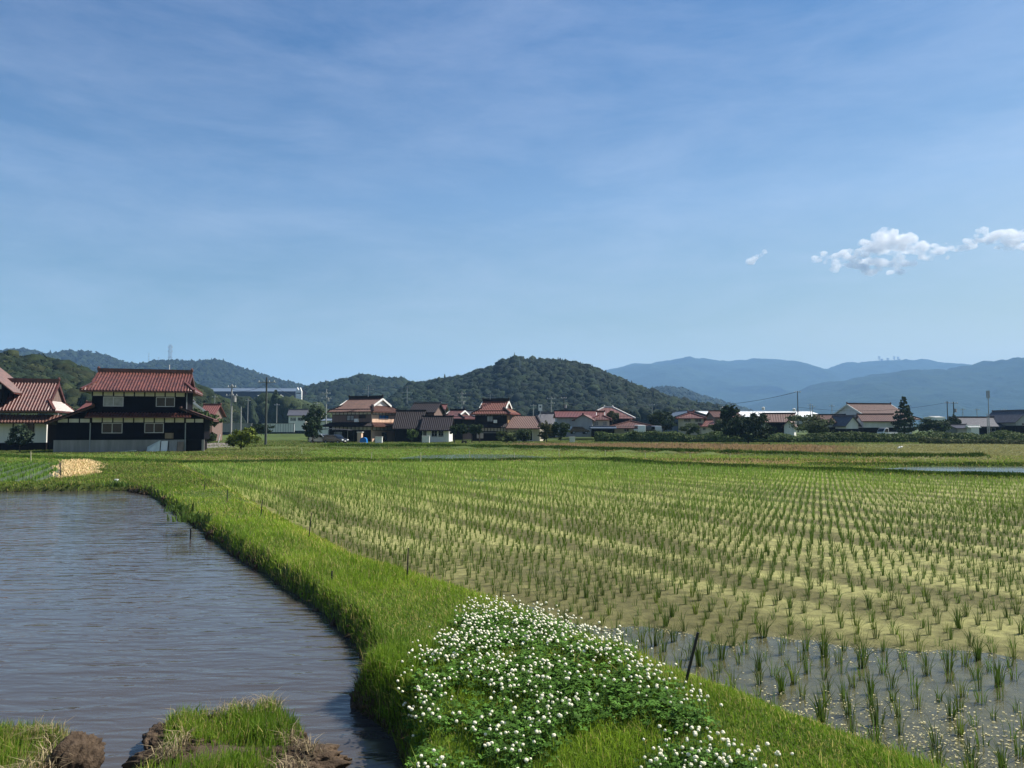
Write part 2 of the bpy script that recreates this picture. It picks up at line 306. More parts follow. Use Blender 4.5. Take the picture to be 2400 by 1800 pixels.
def ground_col(x, y, h):
    shp = x.shape; x = x.ravel(); y = y.ravel(); h = h.ravel(); c = np.tile(np.array(C_GRASS), (len(x), 1)); near = (y < 200)
    xn = x[near]; yn = y[near]; hn = h[near]; cc = c[near]; nz = fbm(xn*0.6, yn*0.35, 4, 61)
    for P, col, e in ZONES:
        t = (1-sstep(-e, e, sd_poly(xn, yn, P) + nz*e*1.2))[:, None]; cc = cc*(1-t) + np.array(col)*t
    v = xn*0.854 + yn*0.52 + 0.25*fbm(xn*0.25, yn*0.25, 2, 3)
    s = sd_poly(xn, yn, PADDY)
    streaky = fbm(v*1.6, (yn*0.854-xn*0.52)*0.22, 4, 71)
    band = np.sin(v*2*math.pi/1.8); scum = sstep(-0.35, 0.5, 0.34*band + 1.25*streaky + 0.45*fbm(xn*5, yn*5, 3, 73) + 0.10)
    patch = sstep(0.15, 0.5, fbm(xn*0.22+5, yn*0.3+2, 3, 77)); sl_ = ((xn-0.6)*(7.35-9.2) - (yn-9.2)*(4.8-0.6))/np.hypot(4.2, 1.85); scum = scum*(1-0.75*patch)*(1-0.8*sstep(-1.5, -0.1, sl_ + 0.7*fbm(xn*0.9, yn*0.9, 4, 5)))
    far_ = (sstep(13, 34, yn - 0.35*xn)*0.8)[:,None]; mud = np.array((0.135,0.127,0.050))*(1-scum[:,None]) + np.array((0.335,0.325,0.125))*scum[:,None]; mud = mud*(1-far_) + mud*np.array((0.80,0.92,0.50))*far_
    wetm = sstep(0.012, -0.014, hn + 0.012*fbm(xn*5, yn*5, 3, 79))[:, None]; mud = mud*(1-wetm) + np.array((0.165,0.158,0.085))*wetm
    t = (1-sstep(-0.05, 0.25, s + 0.1*nz))[:, None]; cc = cc*(1-t) + mud*t
    for P, col in ((LPAD, (0.10,0.10,0.06)), (RPOND, (0.08,0.08,0.06)), (BLUEP, (0.08,0.09,0.06))):
        t = (1-sstep(-0.1, 0.4, sd_poly(xn, yn, P)))[:, None]; cc = cc*(1-t) + np.array(col)*t
    sp = sd_poly(xn, yn, POND) + 0.10*fbm(xn*1.9, yn*1.9, 4, 41)
    t = (1-sstep(0.05, 0.26, sp))[:, None]; cc = cc*(1-t) + np.array(C_MUD)*t
    isl = (sp < -0.1) & (hn > 0.0); t = (isl*sstep(-0.1, 0.5, fbm(xn*2.5, yn*2.5, 3, 83)))[:, None]
    cc = cc*(1-t) + np.array((0.105,0.078,0.052))*t
    c[near] = cc; return c
ys = ang_rows(); aa = np.concatenate([np.linspace(-1.6, -0.75, 40, endpoint=False), np.linspace(-0.75, 0.75, 520), np.linspace(0.75, 1.6, 41)[1:]])
GX = aa[None, :]*(ys[:, None] + 3.0); GY = np.repeat(ys[:, None], len(aa), 1); GH = ground_h(GX, GY)
nr, nc = GX.shape; idx = np.arange(nr*nc).reshape(nr, nc)
GV = np.stack([GX, GY, GH], -1).reshape(-1, 3)
quads = np.stack([idx[:-1,:-1], idx[:-1,1:], idx[1:,1:], idx[1:,:-1]], -1).reshape(-1, 4)
gm = mat('ground', (1,1,1), 0.95, 0.34, 7.0, bump=0.03, bscale=22, spec=0.15, tint=True)
ground = link('ground', np_mesh('ground', GV, quads, tint=ground_col(GX, GY, GH), smooth=True), gm); tag(ground, kind='structure')

# ------------------------------------------------------------------ water
def water(name, base, layers, rough=0.04, vec_scale=1.0):
    m = bpy.data.materials.new(name); m.use_nodes = True; t = m.node_tree; t.nodes.clear()
    out = N(t, 'ShaderNodeOutputMaterial'); b = N(t, 'ShaderNodeBsdfPrincipled', i_Roughness=rough, i_IOR=1.333)
    no = N(t, 'ShaderNodeTexNoise', i_Scale=0.6, i_Detail=4.0); tcn = N(t, 'ShaderNodeTexCoord'); L(t, tcn.outputs['Object'], no.inputs['Vector'])
    mc = N(t, 'ShaderNodeMix', data_type='RGBA'); mc.inputs['A'].default_value = (*[c*0.75 for c in base], 1); mc.inputs['B'].default_value = (*[c*1.25 for c in base], 1)
    L(t, no.outputs['Fac'], mc.inputs['Factor']); L(t, mc.outputs['Result'], b.inputs['Base Color'])
    prev = None
    for rot, sc, scale, dist, detail, distort in layers:
        mpn = N(t, 'ShaderNodeMapping'); mpn.inputs['Rotation'].default_value = (0, 0, R(rot)); mpn.inputs['Scale'].default_value = (*sc, 1)
        L(t, tcn.outputs['Object'], mpn.inputs['Vector'])
        n2 = N(t, 'ShaderNodeTexNoise', i_Scale=scale, i_Detail=detail, i_Roughness=0.5, i_Distortion=distort); L(t, mpn.outputs['Vector'], n2.inputs['Vector'])
        bp = N(t, 'ShaderNodeBump', i_Strength=1.0, i_Distance=dist); L(t, n2.outputs['Fac'], bp.inputs['Height'])
        if prev: L(t, prev.outputs['Normal'], bp.inputs['Normal'])
        prev = bp
    if prev: L(t, prev.outputs['Normal'], b.inputs['Normal'])
    L(t, b.outputs['BSDF'], out.inputs['Surface']); M[name] = m; return m
def poly_sheet(name, P, z, m):
    P = list(P) if sum(P[i-1][0]*P[i][1]-P[i][0]*P[i-1][1] for i in range(len(P))) > 0 else list(P)[::-1]
    me = bpy.data.meshes.new(name); me.from_pydata([(x, y, z) for x, y in P], [], [tuple(range(len(P)))]); me.update(); return tag(link(name, me, m), kind='structure')
water('pond_water', (0.058, 0.052, 0.048), [(-14, (0.27, 1.0), 5.6, 0.022, 1.5, 0.4), (8, (0.5, 1.0), 0.9, 0.020, 1.0, 0.3), (-24, (0.35, 1.0), 13.0, 0.005, 2.0, 0.5)])
water('paddy_water', (0.095, 0.095, 0.055), [(5, (0.6, 1.0), 5.0, 0.003, 2.0, 0.2)], 0.13)
water('field_water', (0.10, 0.115, 0.10), [(3, (0.3, 1.0), 1.5, 0.03, 3.0, 0.2)], 0.12)
sx = [(x+0.45, y+0.2) for x, y in shore]
poly_sheet('pond_water', [(-60, shore[0][1]+1.8), (-30, shore[0][1]+1.1)] + sx + [(-0.5, 4.0), (-0.5, 1.0), (-60, 1.0)], -0.02, M['pond_water'])
cx, cy = np.mean(np.array(PADDY), 0)
mw = M['paddy_water']; t_ = mw.node_tree; t_.nodes.clear(); ow = N(t_, 'ShaderNodeOutputMaterial'); fr = N(t_, 'ShaderNodeFresnel', i_IOR=1.33); gl = N(t_, 'ShaderNodeBsdfGlossy', i_Roughness=0.14); tp_ = N(t_, 'ShaderNodeBsdfTransparent'); tp_.inputs['Color'].default_value = (0.80, 0.80, 0.74, 1); ms_ = N(t_, 'ShaderNodeMixShader')
tcw = N(t_, 'ShaderNodeTexCoord'); nw = N(t_, 'ShaderNodeTexNoise', i_Scale=5.0, i_Detail=2.0); bw = N(t_, 'ShaderNodeBump', i_Strength=1.0, i_Distance=0.004); L(t_, tcw.outputs['Object'], nw.inputs['Vector']); L(t_, nw.outputs['Fac'], bw.inputs['Height']); L(t_, bw.outputs['Normal'], gl.inputs['Normal']); L(t_, bw.outputs['Normal'], fr.inputs['Normal'])
L(t_, fr.outputs[0], ms_.inputs[0]); L(t_, tp_.outputs[0], ms_.inputs[1]); L(t_, gl.outputs[0], ms_.inputs[2]); L(t_, ms_.outputs[0], ow.inputs['Surface'])   # clear shallow water over the mud
poly_sheet('paddy_water', [(x+0.35*np.sign(x-cx), y+0.35*np.sign(y-cy)) for x, y in PADDY], 0.0, M['paddy_water'])
def grow(P, k=1.02):
    c = np.mean(np.array(P), 0); return [tuple(c + (np.array(p)-c)*k) for p in P]
poly_sheet('field_water', grow(LPAD, 1.01), 0.05, M['field_water'])
poly_sheet('field_water', grow(RPOND, 1.01), 0.05, M['field_water'])
poly_sheet('field_water', grow(BLUEP, 1.01), 0.05, M['field_water'])

# ------------------------------------------------------------------ grass
def blades(P, H, W, az, lean, tint, tipw=0.0):
    n = len(P); P = np.asarray(P); rot = RNG.uniform(0, 2*np.pi, n)
    side = np.stack([np.cos(rot), np.sin(rot), np.zeros(n)], 1)*(W/2)[:, None]
    ld = np.stack([np.cos(az), np.sin(az), np.zeros(n)], 1)
    up = np.array([0, 0, 1.0]); l = lean[:, None]; Hh = H[:, None]
    mid = P + up*Hh*0.55*(1-0.12*l) + ld*l*Hh*0.22; tip = P + up*Hh*(1-0.45*l**1.5) + ld*l*Hh*0.85
    V = np.stack([P-side, P+side, mid-side*0.8, mid+side*0.8, tip], 1).reshape(-1, 3)
    b = (np.arange(n)*5)[:, None]
    q = b + np.array([0, 1, 3, 2]); t = b + np.array([2, 3, 4])
    tt = np.repeat(tint[:, None, :], 5, 1)
    return V, q, t, tt.reshape(-1, 3)
def join(parts):
    V = []; Q = []; T = []; C = []; o = 0
    for v, q, t, c in parts:
        V.append(v); Q.append(q+o); T.append(t+o); C.append(c); o += len(v)
    return np.concatenate(V), np.concatenate(Q), np.concatenate(T), np.concatenate(C)
def sample(n, y0, y1, a0, a1, power=1.0):           # points spread over the ground between two distances, denser near
    y = np.exp(RNG.uniform(np.log(y0), np.log(y1), n)) if power else RNG.uniform(y0, y1, n)
    x = RNG.uniform(a0, a1, n)*(y); return x, y
def tint_grass(n, x, y, fresh=(0.235,0.345,0.030), dry=(0.46,0.40,0.13), pdry=0.13, dark=(0.11,0.20,0.018)):
    m = np.clip(0.5 + 0.9*fbm(x*0.9, y*0.6, 3, 90) + RNG.normal(0, 0.22, n), 0, 1)[:, None]
    c = np.array(dark)*(1-m) + np.array(fresh)*m
    d = (RNG.random(n) < pdry*(0.4+1.9*np.clip(0.5+1.1*fbm(x*0.55+9, y*0.45, 3, 191), 0, 1)))[:, None]; c = np.where(d, np.array(dry)*RNG.uniform(0.7, 1.2, (n, 1)), c)
    return c*RNG.uniform(0.8, 1.2, (n, 1))
# clover bank, outlined on the photograph's ground
CLOVER = [Gs(p, 0.42) for p in ([(1110,1420),(1240,1430),(1400,1500),(1560,1590),(1700,1680),(1600,1690),(1440,1660),(1330,1690),(1260,1790),(1180,1850),(1000,1830),(900,1720),(930,1660),(900,1600),(1010,1530),(1060,1470)],
          [(1500,1850),(1540,1770),(1640,1730),(1760,1760),(1830,1850)])]
def in_clover(x, y):
    s = np.minimum(sd_poly(x, y, CLOVER[0]), sd_poly(x, y, CLOVER[1])); return 1-sstep(-0.15, 0.12, s + 0.18*fbm(x*2.2, y*2.2, 3, 95))
parts = []
def bund_grass(n, y0, y1, dens):
    x, y = sample(n, y0, y1, -1.25, 0.9)
    sp = sd_poly(x, y, POND); sq = sd_poly(x, y, PADDY)
    k = (sp > 0.13 + 0.06*RNG.normal(0, 1, len(x))) & (sq > -0.14) & (y < 60)
    k &= (x > -0.68*y-14) & (np.abs(x) < 0.76*y+2.5)
    x, y, sp, sq = x[k], y[k], sp[k], sq[k]; cl = in_clover(x, y); k = RNG.random(len(x)) > 0.45*cl*sstep(-0.3, 0.3, fbm(x*1.8, y*1.8, 2, 97))
    x, y, sp, sq = x[k], y[k], sp[k], sq[k]; h = ground_h(x, y); n = len(x)
    k = h > -0.02; x, y, sp, sq, h = x[k], y[k], sp[k], sq[k], h[k]; n = len(x)
    patch = 0.6 + 0.9*np.clip(0.5+1.1*fbm(x*1.1, y*0.8, 3, 101), 0, 1)
    H = RNG.uniform(0.04, 0.10, n)*patch*(1 + 0.35*(sp < 0.35))*np.where(RNG.random(n) < 0.05, 1.9, 1.0); W = np.maximum(0.0055, y*0.00075)*RNG.uniform(0.7, 1.3, n)
    az = 2*np.pi*vnoise(x*1.1, y*1.1, 111) + RNG.normal(0, 1.5, n); lean = np.clip(RNG.normal(0.5, 0.3, n), 0.02, 1.0)
    near_edge = sstep(0.9, 0.2, sq)[:, None]
    t = tint_grass(n, x, y); t = t*(1-near_edge*0.4) + t*near_edge*0.4*np.array((1.35, 1.25, 0.9))
    parts.append(blades(np.stack([x, y, h-0.01], 1), H, W, az, lean, t))
bund_grass(600000, 3.6, 9.0, 1); bund_grass(420000, 9.0, 20.0, 1); bund_grass(360000, 20, 60, 1)
V, Q, T, C = join(parts)
o = link('bund_grass', np_mesh('bund_grass', V, Q, T, C), M['grass_blade']); tag(o, 'tall green grass covering the bank between the pond and the paddy', 'grass', kind='stuff')
# grass on the sod strip and the corner beside the pond
parts = []
for P, n, nm in ((ISLE, 30000, 0), (LEFTG, 42000, 1)):
    a = np.array(P); x = RNG.uniform(-5 if nm else a[:,0].min(), a[:,0].max(), n); y = RNG.uniform(4.3, a[:,1].max()+0.05, n)
    s = sd_poly(x, y, P); h = ground_h(x, y); pt = fbm(x*2.5, y*2.5, 3, 83)
    k = (s < 0.08) & (h > 0.02) & (pt < (0.12 if nm == 0 else 0.45) + RNG.normal(0, 0.22, n))
    if nm == 0: k &= (RNG.random(n) < sstep(0.0, 0.5, (-1.32 - x) + 0.40*fbm(x*3, y*3, 3, 4)))
    if nm == 1: k &= RNG.random(n) < sstep(-0.1, 0.35, (-2.95 - x) + 0.3*fbm(x*3, y*3, 3, 5))
    x, y, h = x[k], y[k], h[k]; m = len(x)
    parts.append(blades(np.stack([x, y, h-0.01], 1), RNG.uniform(0.05, 0.17, m)*(0.6+0.7*np.clip(0.5+fbm(x*4, y*4, 2, 87), 0, 1)), RNG.uniform(0.004, 0.007, m), RNG.normal(0.4, 1.6, m), np.clip(RNG.normal(0.35, 0.22, m), 0, 1), tint_grass(m, x, y, pdry=0.16)))
V, Q, T, C = join(parts)
tag(link('shore_grass', np_mesh('shore_grass', V, Q, T, C), M['grass_blade']), 'short bright grass on the muddy sods at the near edge of the pond', 'grass', kind='stuff')
# broken straw lying on the sods and roots hanging on the muddy bank
x = RNG.uniform(-3.5, -1.1, 16000); y = RNG.uniform(4.6, 6.6, 16000); s = np.minimum(sd_poly(x, y, ISLE), sd_poly(x, y, LEFTG)); h = ground_h(x, y)
k = (np.abs(s) < 0.30) & (h > -0.02) & (fbm(x*3, y*3, 2, 120) > -0.15); x, y, h = x[k], y[k], h[k]; n1_ = len(x)
p1 = blades(np.stack([x, y, h], 1), RNG.uniform(0.08, 0.22, n1_), RNG.uniform(0.004, 0.007, n1_), RNG.uniform(0, 6.28, n1_), RNG.uniform(0.8, 1.15, n1_), np.array((0.40,0.32,0.19))*RNG.uniform(0.35, 1.1, (n1_, 1)))
sh = np.array(shore); tt = RNG.uniform(0, len(sh)-1.001, 9000); i = tt.astype(int); f = (tt-i)[:, None]; pp = sh[i]*(1-f) + sh[i+1]*f
pp = pp + RNG.normal(0, 0.10, pp.shape); h = ground_h(pp[:,0], pp[:,1]); k = h > -0.02; pp, h = pp[k], h[k]; n2_ = len(pp)
p2 = blades(np.stack([pp[:,0], pp[:,1], h], 1), RNG.uniform(0.06, 0.20, n2_), np.maximum(0.005, pp[:,1]*0.0007), np.pi + RNG.normal(0, 0.7, n2_), RNG.uniform(0.6, 1.15, n2_), np.array((0.16,0.125,0.06))*RNG.uniform(0.25, 1.3, (n2_, 1)))
V, Q, T, C = join([p1, p2])
tag(link('dry_grass', np_mesh('dry_grass', V, Q, T, C), M['dry_stalk']), 'dead straw coloured stalks and roots along the muddy edge of the pond', 'dry grass', kind='stuff')
# grass and crops on the plain beyond the paddy, in tufts that grow wider with distance
parts = []
n = 330000; y = np.exp(RNG.uniform(np.log(26), np.log(135), n)); x = RNG.uniform(-0.74, 0.74, n)*y
sq = sd_poly(x, y, PADDY); sp = sd_poly(x, y, POND); k = (sq > 0.1) & (sp > 0.1)
for P in (LPAD, RPOND, BLUEP): k &= sd_poly(x, y, P) > 0.05
x, y = x[k], y[k]; h = ground_h(x, y); n = len(x); c = ground_col(x, y, h)
wild = np.zeros(n)
for P, a, wd in BUNDS: wild = np.maximum(wild, np.exp(-(d_line(x, y, P)/wd)**2))
rust = (1-sstep(-1, 1, sd_poly(x, y, ZONES[0][0])))
straw = sd_poly(x, y, ZONES[7][0]) < 0.1
H = RNG.uniform(0.05, 0.12, n)*(1+0.55*wild+2.2*rust)*np.where(straw, 0.15, 1)*(0.8+0.6*np.clip(0.5+fbm(x*.3, y*.3, 3, 131), 0, 1))
W = np.maximum(0.02, y*0.0011)*RNG.uniform(0.7, 1.3, n)
tn = np.where((RNG.random(n) < 0.22+0.25*wild)[:, None], np.array((0.24,0.20,0.07)), c*1.45)*RNG.uniform(0.75, 1.25, (n, 1))
tn = np.where((wild > 0.5)[:, None] & (RNG.random(n) < 0.6)[:, None], np.array((0.11,0.165,0.022))*RNG.uniform(0.6, 1.3, (n, 1)), tn)
parts.append(blades(np.stack([x, y, h-0.02], 1), H, W, RNG.uniform(0, 6.28, n), np.clip(RNG.normal(0.4, 0.25, n), 0, 1), tn))
V, Q, T, C = join(parts)
tag(link('field_grass', np_mesh('field_grass', V, Q, T, C), M['grass_blade']), 'grass and young crops on the flat fields beyond the rice paddy', 'grass', kind='stuff')
# taller grass on the far banks, their faces' shade put into its green
parts = []
for P, n, H0, off in ((BUNDS[0][0], 30000, 0.15, 0.55), (BUNDS[1][0], 34000, 0.13, 0.5), (BUNDS[3][0], 18000, 0.20, 0.0), (BUNDS[4][0], 7000, 0.10, 0.0)):
    a = np.array(P); sg_ = np.hypot(*(a[1:]-a[:-1]).T); cum = np.concatenate([[0], np.cumsum(sg_)]); t_ = RNG.uniform(0, cum[-1], n); x = np.interp(t_, cum, a[:,0]); y = np.interp(t_, cum, a[:,1])
    y = y - np.abs(RNG.normal(off, 0.45, n)); x = x + RNG.normal(0, 0.2, n) - (0.4*off if off else 0); h = ground_h(x, y); k = (sd_poly(x, y, PADDY) > -0.1) & (h > -0.02) & (sd_poly(x, y, RPOND) > 0.05); x, y, h = x[k], y[k], h[k]; m = len(x)
    if m < 10: continue
    mix_ = np.clip(0.45+1.0*fbm(x*0.5, y*0.5, 3, 171)+RNG.normal(0, .15, m), 0, 1)[:, None]
    parts.append(blades(np.stack([x, y, h-0.02], 1), H0*RNG.uniform(.5, 1.25, m)*(0.65+0.7*np.clip(0.5+fbm(x*.6, y*.6, 3, 173), 0, 1)), np.maximum(0.02, y*0.0009)*RNG.uniform(.7, 1.3, m), RNG.uniform(0, 6.28, m), np.clip(RNG.normal(.35, .25, m), 0, 1), (np.array((0.040,0.085,0.013))*(1-mix_)+np.array((0.10,0.17,0.02))*mix_)*RNG.uniform(.7, 1.25, (m, 1))))
V, Q, T, C = join(parts)
tag(link('bank_grass', np_mesh('bank_grass', V, Q, T, C), M['dry_stalk']), 'grass on the low banks along the far edge of the paddy, darkened as shaded bank faces', 'grass', kind='stuff')
# straw spread on the ground
n = 9000; P = ZONES[7][0]; a = np.array(P); x = RNG.uniform(a[:,0].min()-1, a[:,0].max()+1, n); y = RNG.uniform(a[:,1].min()-1, a[:,1].max()+1, n)
k = sd_poly(x, y, P) + 0.6*fbm(x, y, 3, 7) < 0.25; x, y = x[k], y[k]; n = len(x); h = ground_h(x, y)
V, Q, T, C = blades(np.stack([x, y, h+0.015], 1), RNG.uniform(0.15, 0.4, n), RNG.uniform(0.02, 0.045, n), RNG.uniform(0, 6.28, n), RNG.uniform(1.38, 1.58, n), np.array((0.70,0.52,0.27))*RNG.uniform(0.7, 1.2, (n, 1)))
tag(link('straw', np_mesh('straw', V, Q, T, C), M['dry_stalk']), 'pale cut straw spread on the ground beside the striped seedling field', 'straw', kind='stuff')

# ------------------------------------------------------------------ rice
U_ = np.array((-0.52, 0.854)); V_ = np.array((0.854, 0.52))
ii, jj = np.meshgrid(np.arange(-60, 330), np.arange(-80, 200), indexing='ij')
ph = RNG.uniform(0, 0.05, jj.shape[1])[None, :]
px_ = (ii*0.225 + ph)[..., None]*U_ + (jj*0.30)[..., None]*V_ + np.array((2.0, 5.0)); px_ = px_.reshape(-1, 2) + RNG.normal(0, 0.02, (ii.size, 2))
gap = (jj.ravel() % 6 == 0)                          # a wheel gap every sixth row
x, y = px_[:, 0], px_[:, 1]
k = (y > 4.7) & (np.abs(x) < 0.76*y+3.5); x, y, gap = x[k], y[k], gap[k]
k = (sd_poly(x, y, PADDY) < -0.16) & (RNG.random(len(x)) > 0.05); x, y = x[k], y[k]
h = ground_h(x, y); d = y; order = np.argsort(d); x, y, h = x[order], y[order], h[order]
def rice_mesh(n, hgt, seed, wid=0.0075):
    rs = np.random.default_rng(seed); P = np.stack([rs.normal(0, 0.012, n), rs.normal(0, 0.012, n), np.full(n, -0.04)], 1)
    H = hgt*rs.uniform(0.6, 1.1, n)+0.04; t = np.array((0.085,0.145,0.022))*rs.uniform(0.6, 1.35, (n, 1))*np.array([(0.75,0.75,0.8),(1,1,1),(1.3,1.1,0.9),(1.1,1.2,1.0)][seed % 4])
    az = np.arctan2(P[:,1], P[:,0]) + rs.normal(0, 0.4, n)
    return blades(P, H, np.full(n, wid)*rs.uniform(0.7, 1.2, n), az, np.clip(rs.normal(0.30, 0.2, n), 0, 1), t)
variants = []
for s, (nb, hg) in enumerate([(17, 0.22), (13, 0.19), (20, 0.24), (9, 0.16), (15, 0.21), (7, 0.18), (24, 0.25), (12, 0.22)]):
    v, q, t, c = rice_mesh(nb, hg, 50+s); variants.append(np_mesh('rice_plant', v, q, t, c))
for me in variants: me.materials.append(M['rice_blade'])
vis = np.array([(-0.667*Y-0.1 < X < 0.667*Y+0.1) and (1003-FPX*(z+0.1-CAM_H)/Y < 1815) for X, Y, z in zip(x, y, h)])
near_i = np.where(vis)[0][:300]; is_near = np.zeros(len(x), bool); is_near[near_i] = True
for i in near_i:
    o = bpy.data.objects.new('rice_plant', random.choice(variants)); COL.objects.link(o)
    sc = random.uniform(0.8, 1.12)*(1.1 if h[i] < 0 else 0.95); o.location = (x[i], y[i], max(h[i], -0.02)); o.rotation_euler = (random.uniform(-.06,.06), random.uniform(-.06,.06), random.uniform(0, 6.28)); o.scale = (sc, sc, sc)
    tag(o, 'upright tuft of young rice in the nearest rows of the paddy, by the clover bank', 'rice plant', 'young rice tufts nearest the clover bank')
parts = []; rest = ~is_near
for y0, y1, nb, wf in ((0, 13, 13, 0.0075), (13, 22, 9, 0.012), (22, 34, 5, 0.016), (34, 60, 4, 0.022)):
    k = rest & (y >= y0) & (y < y1); n = k.sum()
    P = np.repeat(np.stack([x[k], y[k], np.maximum(h[k], -0.02)-0.02], 1), nb, 0); m = len(P); off = RNG.normal(0, 0.012, (m, 2)); P[:, :2] += off
    plant = np.repeat(RNG.uniform(0.75, 1.15, n)*(0.85+0.45*np.clip(0.5+fbm(x[k]*0.4, y[k]*0.4, 3, 141), 0, 1)), nb)
    gt = np.repeat(np.clip(0.5+fbm(x[k]*0.12, y[k]*0.12, 2, 143), 0, 1), nb)[:, None]
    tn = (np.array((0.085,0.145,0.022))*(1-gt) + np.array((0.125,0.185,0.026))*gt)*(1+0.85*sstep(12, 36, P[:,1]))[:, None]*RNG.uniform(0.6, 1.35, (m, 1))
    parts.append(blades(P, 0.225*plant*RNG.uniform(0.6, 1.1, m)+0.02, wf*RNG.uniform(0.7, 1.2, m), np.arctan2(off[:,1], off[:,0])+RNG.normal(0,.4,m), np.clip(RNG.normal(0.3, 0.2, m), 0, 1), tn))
# seedlings of the two flooded fields farther off
for P0, rowdir, rs_, hgt in ((LPAD, np.array((-0.42, 0.907)), 0.75, 0.26), (BLUEP, np.array((0.5, 0.86)), 0.6, 0.08)):
    a = np.array(P0); c0 = a.mean(0); nrm = np.array((rowdir[1], -rowdir[0])); jj_ = np.arange(-40, 41); tt_ = np.arange(-14, 14, 0.2)
    q_ = c0 + (jj_*rs_)[:, None, None]*nrm + tt_[None, :, None]*rowdir; q_ = q_.reshape(-1, 2) + RNG.normal(0, 0.05, (len(jj_)*len(tt_), 2))
    k = sd_poly(q_[:,0], q_[:,1], P0) < -0.1; q_ = np.repeat(q_[k], 6, 0); m = len(q_); q_ = q_ + RNG.normal(0, 0.04, q_.shape)
    parts.append(blades(np.stack([q_[:,0], q_[:,1], np.full(m, 0.03)], 1), RNG.uniform(0.5, 1.1, m)*hgt, np.full(m, 0.03), RNG.uniform(0, 6.28, m), RNG.uniform(0, 0.6, m), np.array((0.13,0.23,0.03))*RNG.uniform(0.7, 1.3, (m, 1))))
V, Q, T, C = join(parts)
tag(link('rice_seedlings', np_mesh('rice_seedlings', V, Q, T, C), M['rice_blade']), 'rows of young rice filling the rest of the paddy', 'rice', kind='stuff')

# crumbs of soil on the sods and along the waterline
n = 15000; x = RNG.uniform(-3.6, -1.0, n); y = RNG.uniform(4.4, 6.7, n); s = np.minimum(sd_poly(x, y, ISLE), sd_poly(x, y, LEFTG)); h = ground_h(x, y); k = (h > -0.03) & (s < 0.2) & (RNG.random(n) < sstep(-0.5, 0.1, s + 0.4*fbm(x*4, y*4, 3, 181)))
cx_, cy_, ch_ = x[k][:5200], y[k][:5200], h[k][:5200]
tt = RNG.uniform(0, len(sh)-1.001, 6000); i = tt.astype(int); f = (tt-i)[:, None]; pp = sh[i]*(1-f) + sh[i+1]*f + RNG.normal(0, 0.07, (6000, 2)); hp_ = ground_h(pp[:,0], pp[:,1]); k = (hp_ > -0.06) & (hp_ < 0.14); pp, hp_ = pp[k], hp_[k]
X_ = np.concatenate([cx_, pp[:,0]]); Y_ = np.concatenate([cy_, pp[:,1]]); Z_ = np.concatenate([ch_, hp_]); n = len(X_)
bm = bmesh.new(); bmesh.ops.create_icosphere(bm, subdivisions=1, radius=1); V0 = np.array([v.co[:] for v in bm.verts]); F0 = np.array([[v.index for v in f_.verts] for f_ in bm.faces]); bm.free()
sz = (RNG.uniform(0.2, 1.0, n)**2.2*0.034+0.006)*np.concatenate([np.ones(len(cx_)), 1+pp[:,1]*0.07]); V = V0[None]*sz[:, None, None]*RNG.uniform(0.6, 1.35, (n, len(V0), 1))*RNG.uniform(.6, 1.2, (n, 1, 3)) + np.stack([X_, Y_, Z_], 1)[:, None]
tag(link('soil_crumbs', np_mesh('soil_crumbs', V.reshape(-1, 3), None, (F0[None]+(np.arange(n)*len(V0))[:, None, None]).reshape(-1, 3)), M['mud_clod']), 'dark crumbled soil along the edge of the pond', 'soil', kind='stuff')
# flecks of dry scum floating on the flooded strip
n = 26000; x = RNG.uniform(0.2, 6.2, n); y = RNG.uniform(4.6, 10.0, n); hh_ = ground_h(x, y); k = (sd_poly(x, y, PADDY) < -0.1) & (hh_ < 0.004) & (fbm(x*1.3, y*1.3, 3, 161) + 0.25*(6.2-y) + 0.5*(hh_ > -0.012) > RNG.normal(0.20, 0.25, n)); x, y = x[k], y[k]; n = len(x)
a_ = RNG.uniform(0, 6.28, n); r_ = RNG.uniform(0.004, 0.016, n); c0 = np.stack([x, y, np.full(n, 0.004)], 1); e1 = np.stack([np.cos(a_), np.sin(a_), 0*a_], 1)*r_[:, None]; e2 = np.stack([-np.sin(a_), np.cos(a_), 0*a_], 1)*(r_*RNG.uniform(.3, .8, n))[:, None]
V = np.stack([c0-e1, c0-e2, c0+e1, c0+e2], 1).reshape(-1, 3)
tag(link('scum', np_mesh('scum', V, np.arange(n*4).reshape(-1, 4), None, np.repeat(np.array((0.55,0.50,0.27))*RNG.uniform(.5, 1.2, (n, 1)), 4, 0)), M['dry_stalk']), 'pale flecks of dried scum floating on the flooded paddy edge', 'scum', kind='stuff')

# ------------------------------------------------------------------ clover
def clover_pts(n):
    P = np.array(CLOVER[0] + CLOVER[1]); x = RNG.uniform(P[:,0].min()-0.2, P[:,0].max()+0.2, n); y = RNG.uniform(3.9, P[:,1].max()+0.3, n)
    k = RNG.random(n) < in_clover(x, y); return x[k], y[k]
x, y = clover_pts(34000); k = fbm(x*3.0, y*3.0, 3, 151) > RNG.normal(-0.12, 0.16, len(x)); x, y = x[k], y[k]; h = ground_h(x, y); k = h > 0.08; x, y, h = x[k], y[k], h[k]; n = len(x)
lh = h + RNG.uniform(0.02, 0.12, n); tl = np.array((0.070,0.150,0.024))*RNG.uniform(0.4, 1.6, (n, 1)); Vs = []; Qs = []; Cs = []
nrm = np.stack([RNG.normal(0, .35, n), RNG.normal(0, .35, n), np.ones(n)], 1); nrm /= np.linalg.norm(nrm, axis=1)[:, None]
ax1 = np.cross(nrm, np.stack([np.cos(a_ := RNG.uniform(0, 6.28, n)), np.sin(a_), np.zeros(n)], 1)); ax1 /= np.linalg.norm(ax1, axis=1)[:, None]; ax2 = np.cross(nrm, ax1)
sz = RNG.uniform(0.009, 0.017, n)[:, None]; c0 = np.stack([x, y, lh], 1)
